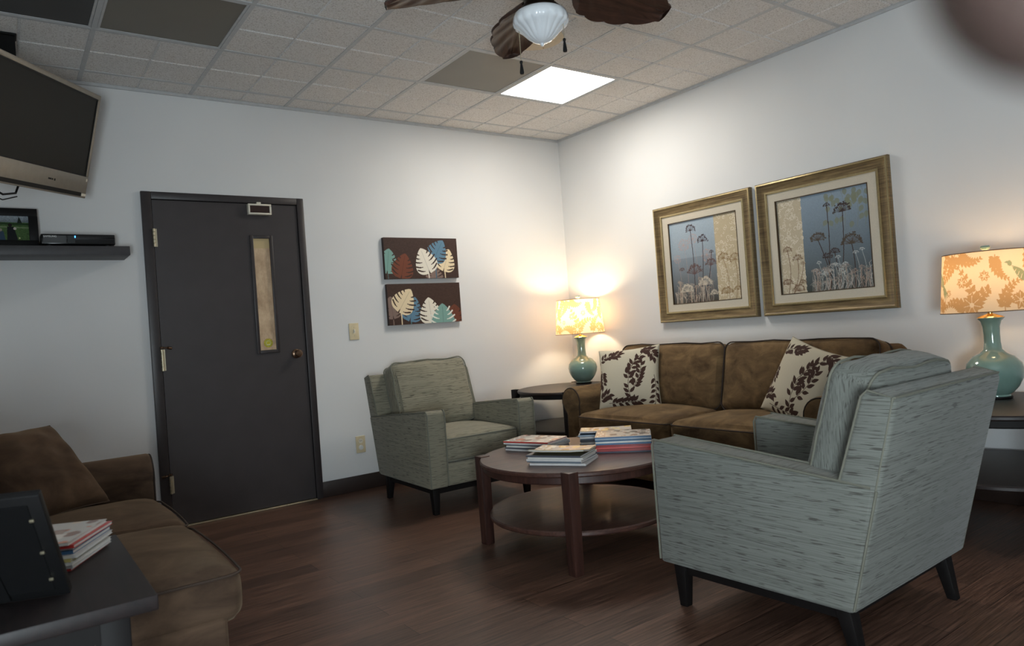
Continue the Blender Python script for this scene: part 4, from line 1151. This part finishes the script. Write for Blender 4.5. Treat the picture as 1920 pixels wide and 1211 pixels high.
# ------------------------------------------------------------------ ceiling fan
FX, FY = -2.335, -2.675
fan = thing('ceiling_fan', 'dark ceiling fan with carved leaf blades and fluted white glass light', 'ceiling fan', (FX, FY, H))
M_fanwood = wood('carved_dark_walnut', (40, 24, 18), (78, 50, 38), 'x', .5, .8, .1)
M_fanmetal = plain('oil_rubbed_bronze', (58, 46, 38), .35, .8)
bm = bmesh.new(); lathe(bm, [(0, -.001), (.075, -.001), (.078, -.01), (.06, -.045), (.02, -.06), (0, -.06)], 40); new_obj('canopy', bm, M_fanmetal, fan)
bm = bmesh.new(); lathe(bm, [(.014, -.05), (.014, -.16)], 16); new_obj('downrod', bm, M_fanmetal, fan)
bm = bmesh.new(); lathe(bm, [(0, -.15), (.05, -.15), (.10, -.17), (.125, -.2), (.13, -.25), (.12, -.29), (.09, -.32), (.06, -.335), (.06, -.37), (.075, -.385), (.09, -.40), (.09, -.41), (0, -.41)], 48); new_obj('motor_housing', bm, M_fanmetal, fan)
def gf(a, z):
    k = min(1, max(0, (-.43-z)/.025)); return .05*k*(abs(math.cos(a*9))-.6)
t = NT('fluted_white_glass'); t.set((.86, .9, .95), .12, 0, .6, .5); t.b.inputs['Subsurface Weight'].default_value = .3; t.b.inputs['Subsurface Radius'].default_value = (.02, .02, .02); M_glassw = t.m
bm = bmesh.new(); lathe(bm, [(0, -.402), (.09, -.403), (.103, -.411), (.109, -.426), (.11, -.442), (.105, -.455), (.094, -.463), (.082, -.472), (.068, -.486), (.055, -.500), (.04, -.512), (.022, -.521), (0, -.526)], 168, flute=gf); new_obj('glass_shade', bm, M_glassw, fan, True, 70)
bm = bmesh.new(); lathe(bm, [(0, -.522), (.006, -.526), (.008, -.531), (.004, -.536), (0, -.538)], 16); new_obj('glass_finial', bm, M_glassw, fan)
def blade():
    """palm leaf blade along +x, lobed carved edges"""
    bm = bmesh.new(); L0, L1 = .17, .60; n = 64; m = 22
    g = []
    for i in range(n+1):
        s = i/n; x = L0+(L1-L0)*s
        w = .135*math.sin(PI*(min(1, s*1.02))**.72)**.62 if 0 < s < 1 else .0
        w = max(w, .018*(1-s)+.0)
        lob = .014*abs(math.sin(s*PI*4.6))**.6*(1 if .12 < s < .97 else 0)-.008*(1 if .12 < s < .97 else 0)
        row = []
        for j in range(m+1):
            q = 2*j/m-1; ww = w+lob
            xx = x+.05*abs(q)**1.5*s
            ridge = .0035*(math.cos((s*4.6-abs(q)*.9)*2*PI))*(abs(q)**.5)*(1-abs(q)**4)
            z = -.05*s*s-.022*abs(q)**2+ridge+.004*math.exp(-(q/.06)**2)
            row.append(Vector((min(xx, L1+.005), q*ww, z)))
        g.append(row)
    top = [[bm.verts.new(v+Vector((0, 0, .006))) for v in r_] for r_ in g]; bot = [[bm.verts.new(v-Vector((0, 0, .006))) for v in r_] for r_ in g]
    for i in range(n):
        for j in range(m):
            bm.faces.new([top[i][j], top[i+1][j], top[i+1][j+1], top[i][j+1]]); bm.faces.new([bot[i][j], bot[i][j+1], bot[i+1][j+1], bot[i+1][j]])
    for i in range(n):
        bm.faces.new([top[i][0], bot[i][0], bot[i+1][0], top[i+1][0]]); bm.faces.new([top[i][m], top[i+1][m], bot[i+1][m], bot[i][m]])
    for j in range(m):
        bm.faces.new([top[0][j], top[0][j+1], bot[0][j+1], bot[0][j]]); bm.faces.new([top[n][j], bot[n][j], bot[n][j+1], top[n][j+1]])
    bmesh.ops.remove_doubles(bm, verts=bm.verts, dist=.0002); bmesh.ops.recalc_face_normals(bm, faces=bm.faces)
    return bm
bl0 = None
for k, a in enumerate((-10, 66, 146, 218, 290)):
    if bl0 is None:
        bl0 = new_obj('blade', blade(), M_fanwood, fan, True, 60)
        bm = bmesh.new(); tube(bm, [(.10, 0, -.0), (.15, 0, .0), (.2, 0, -.008)], [.016, .013, .008], 10); box(bm, (.16, -.03, -.012), (.24, .03, -.007), .002, 1); ir0 = new_obj('blade_iron', bm, M_fanmetal, bl0)
        b = bl0
    else:
        b = bl0.copy(); COL.objects.link(b); b.parent = fan; ir = ir0.copy(); COL.objects.link(ir); ir.parent = b
    b.rotation_euler = (math.radians(-15), 0, math.radians(a)); b.location = (0, 0, -.275)
def chain(x, y, z0, z1):
    bm = bmesh.new(); tube(bm, [(x, y, z0), (x, y, z1)], .0014, 6); c = new_obj('pull_chain', bm, M_nickel, fan)
    bm = bmesh.new(); lathe(bm, [(0, z1+.002), (.005, z1), (.0065, z1-.006), (.004, z1-.012), (.005, z1-.018), (.0085, z1-.046), (.0075, z1-.052), (0, z1-.054)], 16, center=(x, y)); new_obj('chain_fob', bm, M_black, c)
chain(-.065, .06, -.40, -.585); chain(.05, -.075, -.39, -.525)
# round cover plate on the ceiling beyond the fan
cp = thing('ceiling_cover_plate', 'round cream cover plate on the ceiling just behind the fan light', 'cover plate', (-1.56, -1.70, H-.0036))
bm = bmesh.new(); lathe(bm, [(0, -.006), (.15, -.006), (.155, -.003), (.155, 0), (0, 0)], 48); new_obj('plate', bm, plain('cream_plate', (206, 190, 160), .6), cp)
for a in (.6, 2.6, 4.7):
    bm = bmesh.new(); lathe(bm, [(0, -.009), (.004, -.008), (.004, -.006)], 10, center=(.135*math.cos(a), .135*math.sin(a))); new_obj('screw', bm, M_bronze, cp)

# ------------------------------------------------------------------ photographer's hand at the lens
def hand():
    """one continuous hand: palm, four fingers, thumb; index fingertip reaches into the picture"""
    me = bpy.data.meshes.new('person'); V = []; E = []; R = []
    def chain_(pts, rad, root):
        prev = root
        for p, r_ in zip(pts, rad):
            V.append(p); R.append(r_); i = len(V)-1
            if prev is not None: E.append((prev, i))
            prev = i
        return prev
    chain_([(0, -.16, -.01), (0, -.09, -.005), (0, -.04, 0)], [.03, .027, .025], None)        # forearm, wrist, palm
    palm = 2
    chain_([(.0, .0, .0)], [.026], palm); pc = 3
    def finger(x, L, r_, bend):
        d = 0; y, z = .035, 0; P = [(x, y, z)]
        for seg, b in zip((.42, .3, .25), bend):
            d += b; y += L*seg*math.cos(d); z -= L*seg*math.sin(d); P.append((x, y, z))
        chain_(P, [r_*1.15, r_*1.05, r_, r_*.85], pc)
    finger(.03, .075, .0135, (.05, .12, .12))
    finger(.010, .082, .009, (.7, .9, .5)); finger(-.011, .077, .0086, (.8, .95, .5)); finger(-.031, .06, .0078, (.9, .95, .5))
    chain_([(.036, -.02, -.006), (.056, .012, -.02), (.062, .038, -.032)], [.013, .0105, .009], palm)
    me.from_pydata(V, E, []); o = bpy.data.objects.new('person', me); COL.objects.link(o)
    sk = o.modifiers.new('skin', 'SKIN')
    for i, r_ in enumerate(R): me.skin_vertices[0].data[i].radius = (r_, r_)
    me.skin_vertices[0].data[0].use_root = True
    sb_ = o.modifiers.new('sub', 'SUBSURF'); sb_.levels = 2; sb_.render_levels = 2
    dg = bpy.context.evaluated_depsgraph_get(); m2 = bpy.data.meshes.new_from_object(o.evaluated_get(dg)); bpy.data.objects.remove(o)
    t = NT('skin'); n = t.noise(t.coord(), 60, 3); t.set(t.ramp(n, [(.3, lin((44, 33, 29))), (.7, lin((52, 38, 33)))]), .55)  # skin darkened all over: the shade on the finger is put into its colour
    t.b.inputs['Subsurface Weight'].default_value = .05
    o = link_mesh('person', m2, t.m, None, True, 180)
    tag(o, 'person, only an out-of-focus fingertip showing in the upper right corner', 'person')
    cm = CAM.matrix_world; R3 = cm.to_3x3()
    # fingertip just inside the top right corner, a hand's breadth in front of the lens
    tip = cm @ Vector(((1848-960)/1334.7*.058, -(104-605.5)/1334.7*.058, -.058))
    fdir = (R3 @ Vector((-.62, -.70, 0))).normalized(); side = (R3 @ Vector((-.75, .66, 0))); side = (side-fdir*side.dot(fdir)).normalized(); upv = side.cross(fdir)
    M = Matrix((side, fdir, upv)).transposed().to_4x4()
    lt = Vector((.03, .035+.0725, -.006)); M.translation = tip-(M.to_3x3() @ lt); o.matrix_world = M
hand()
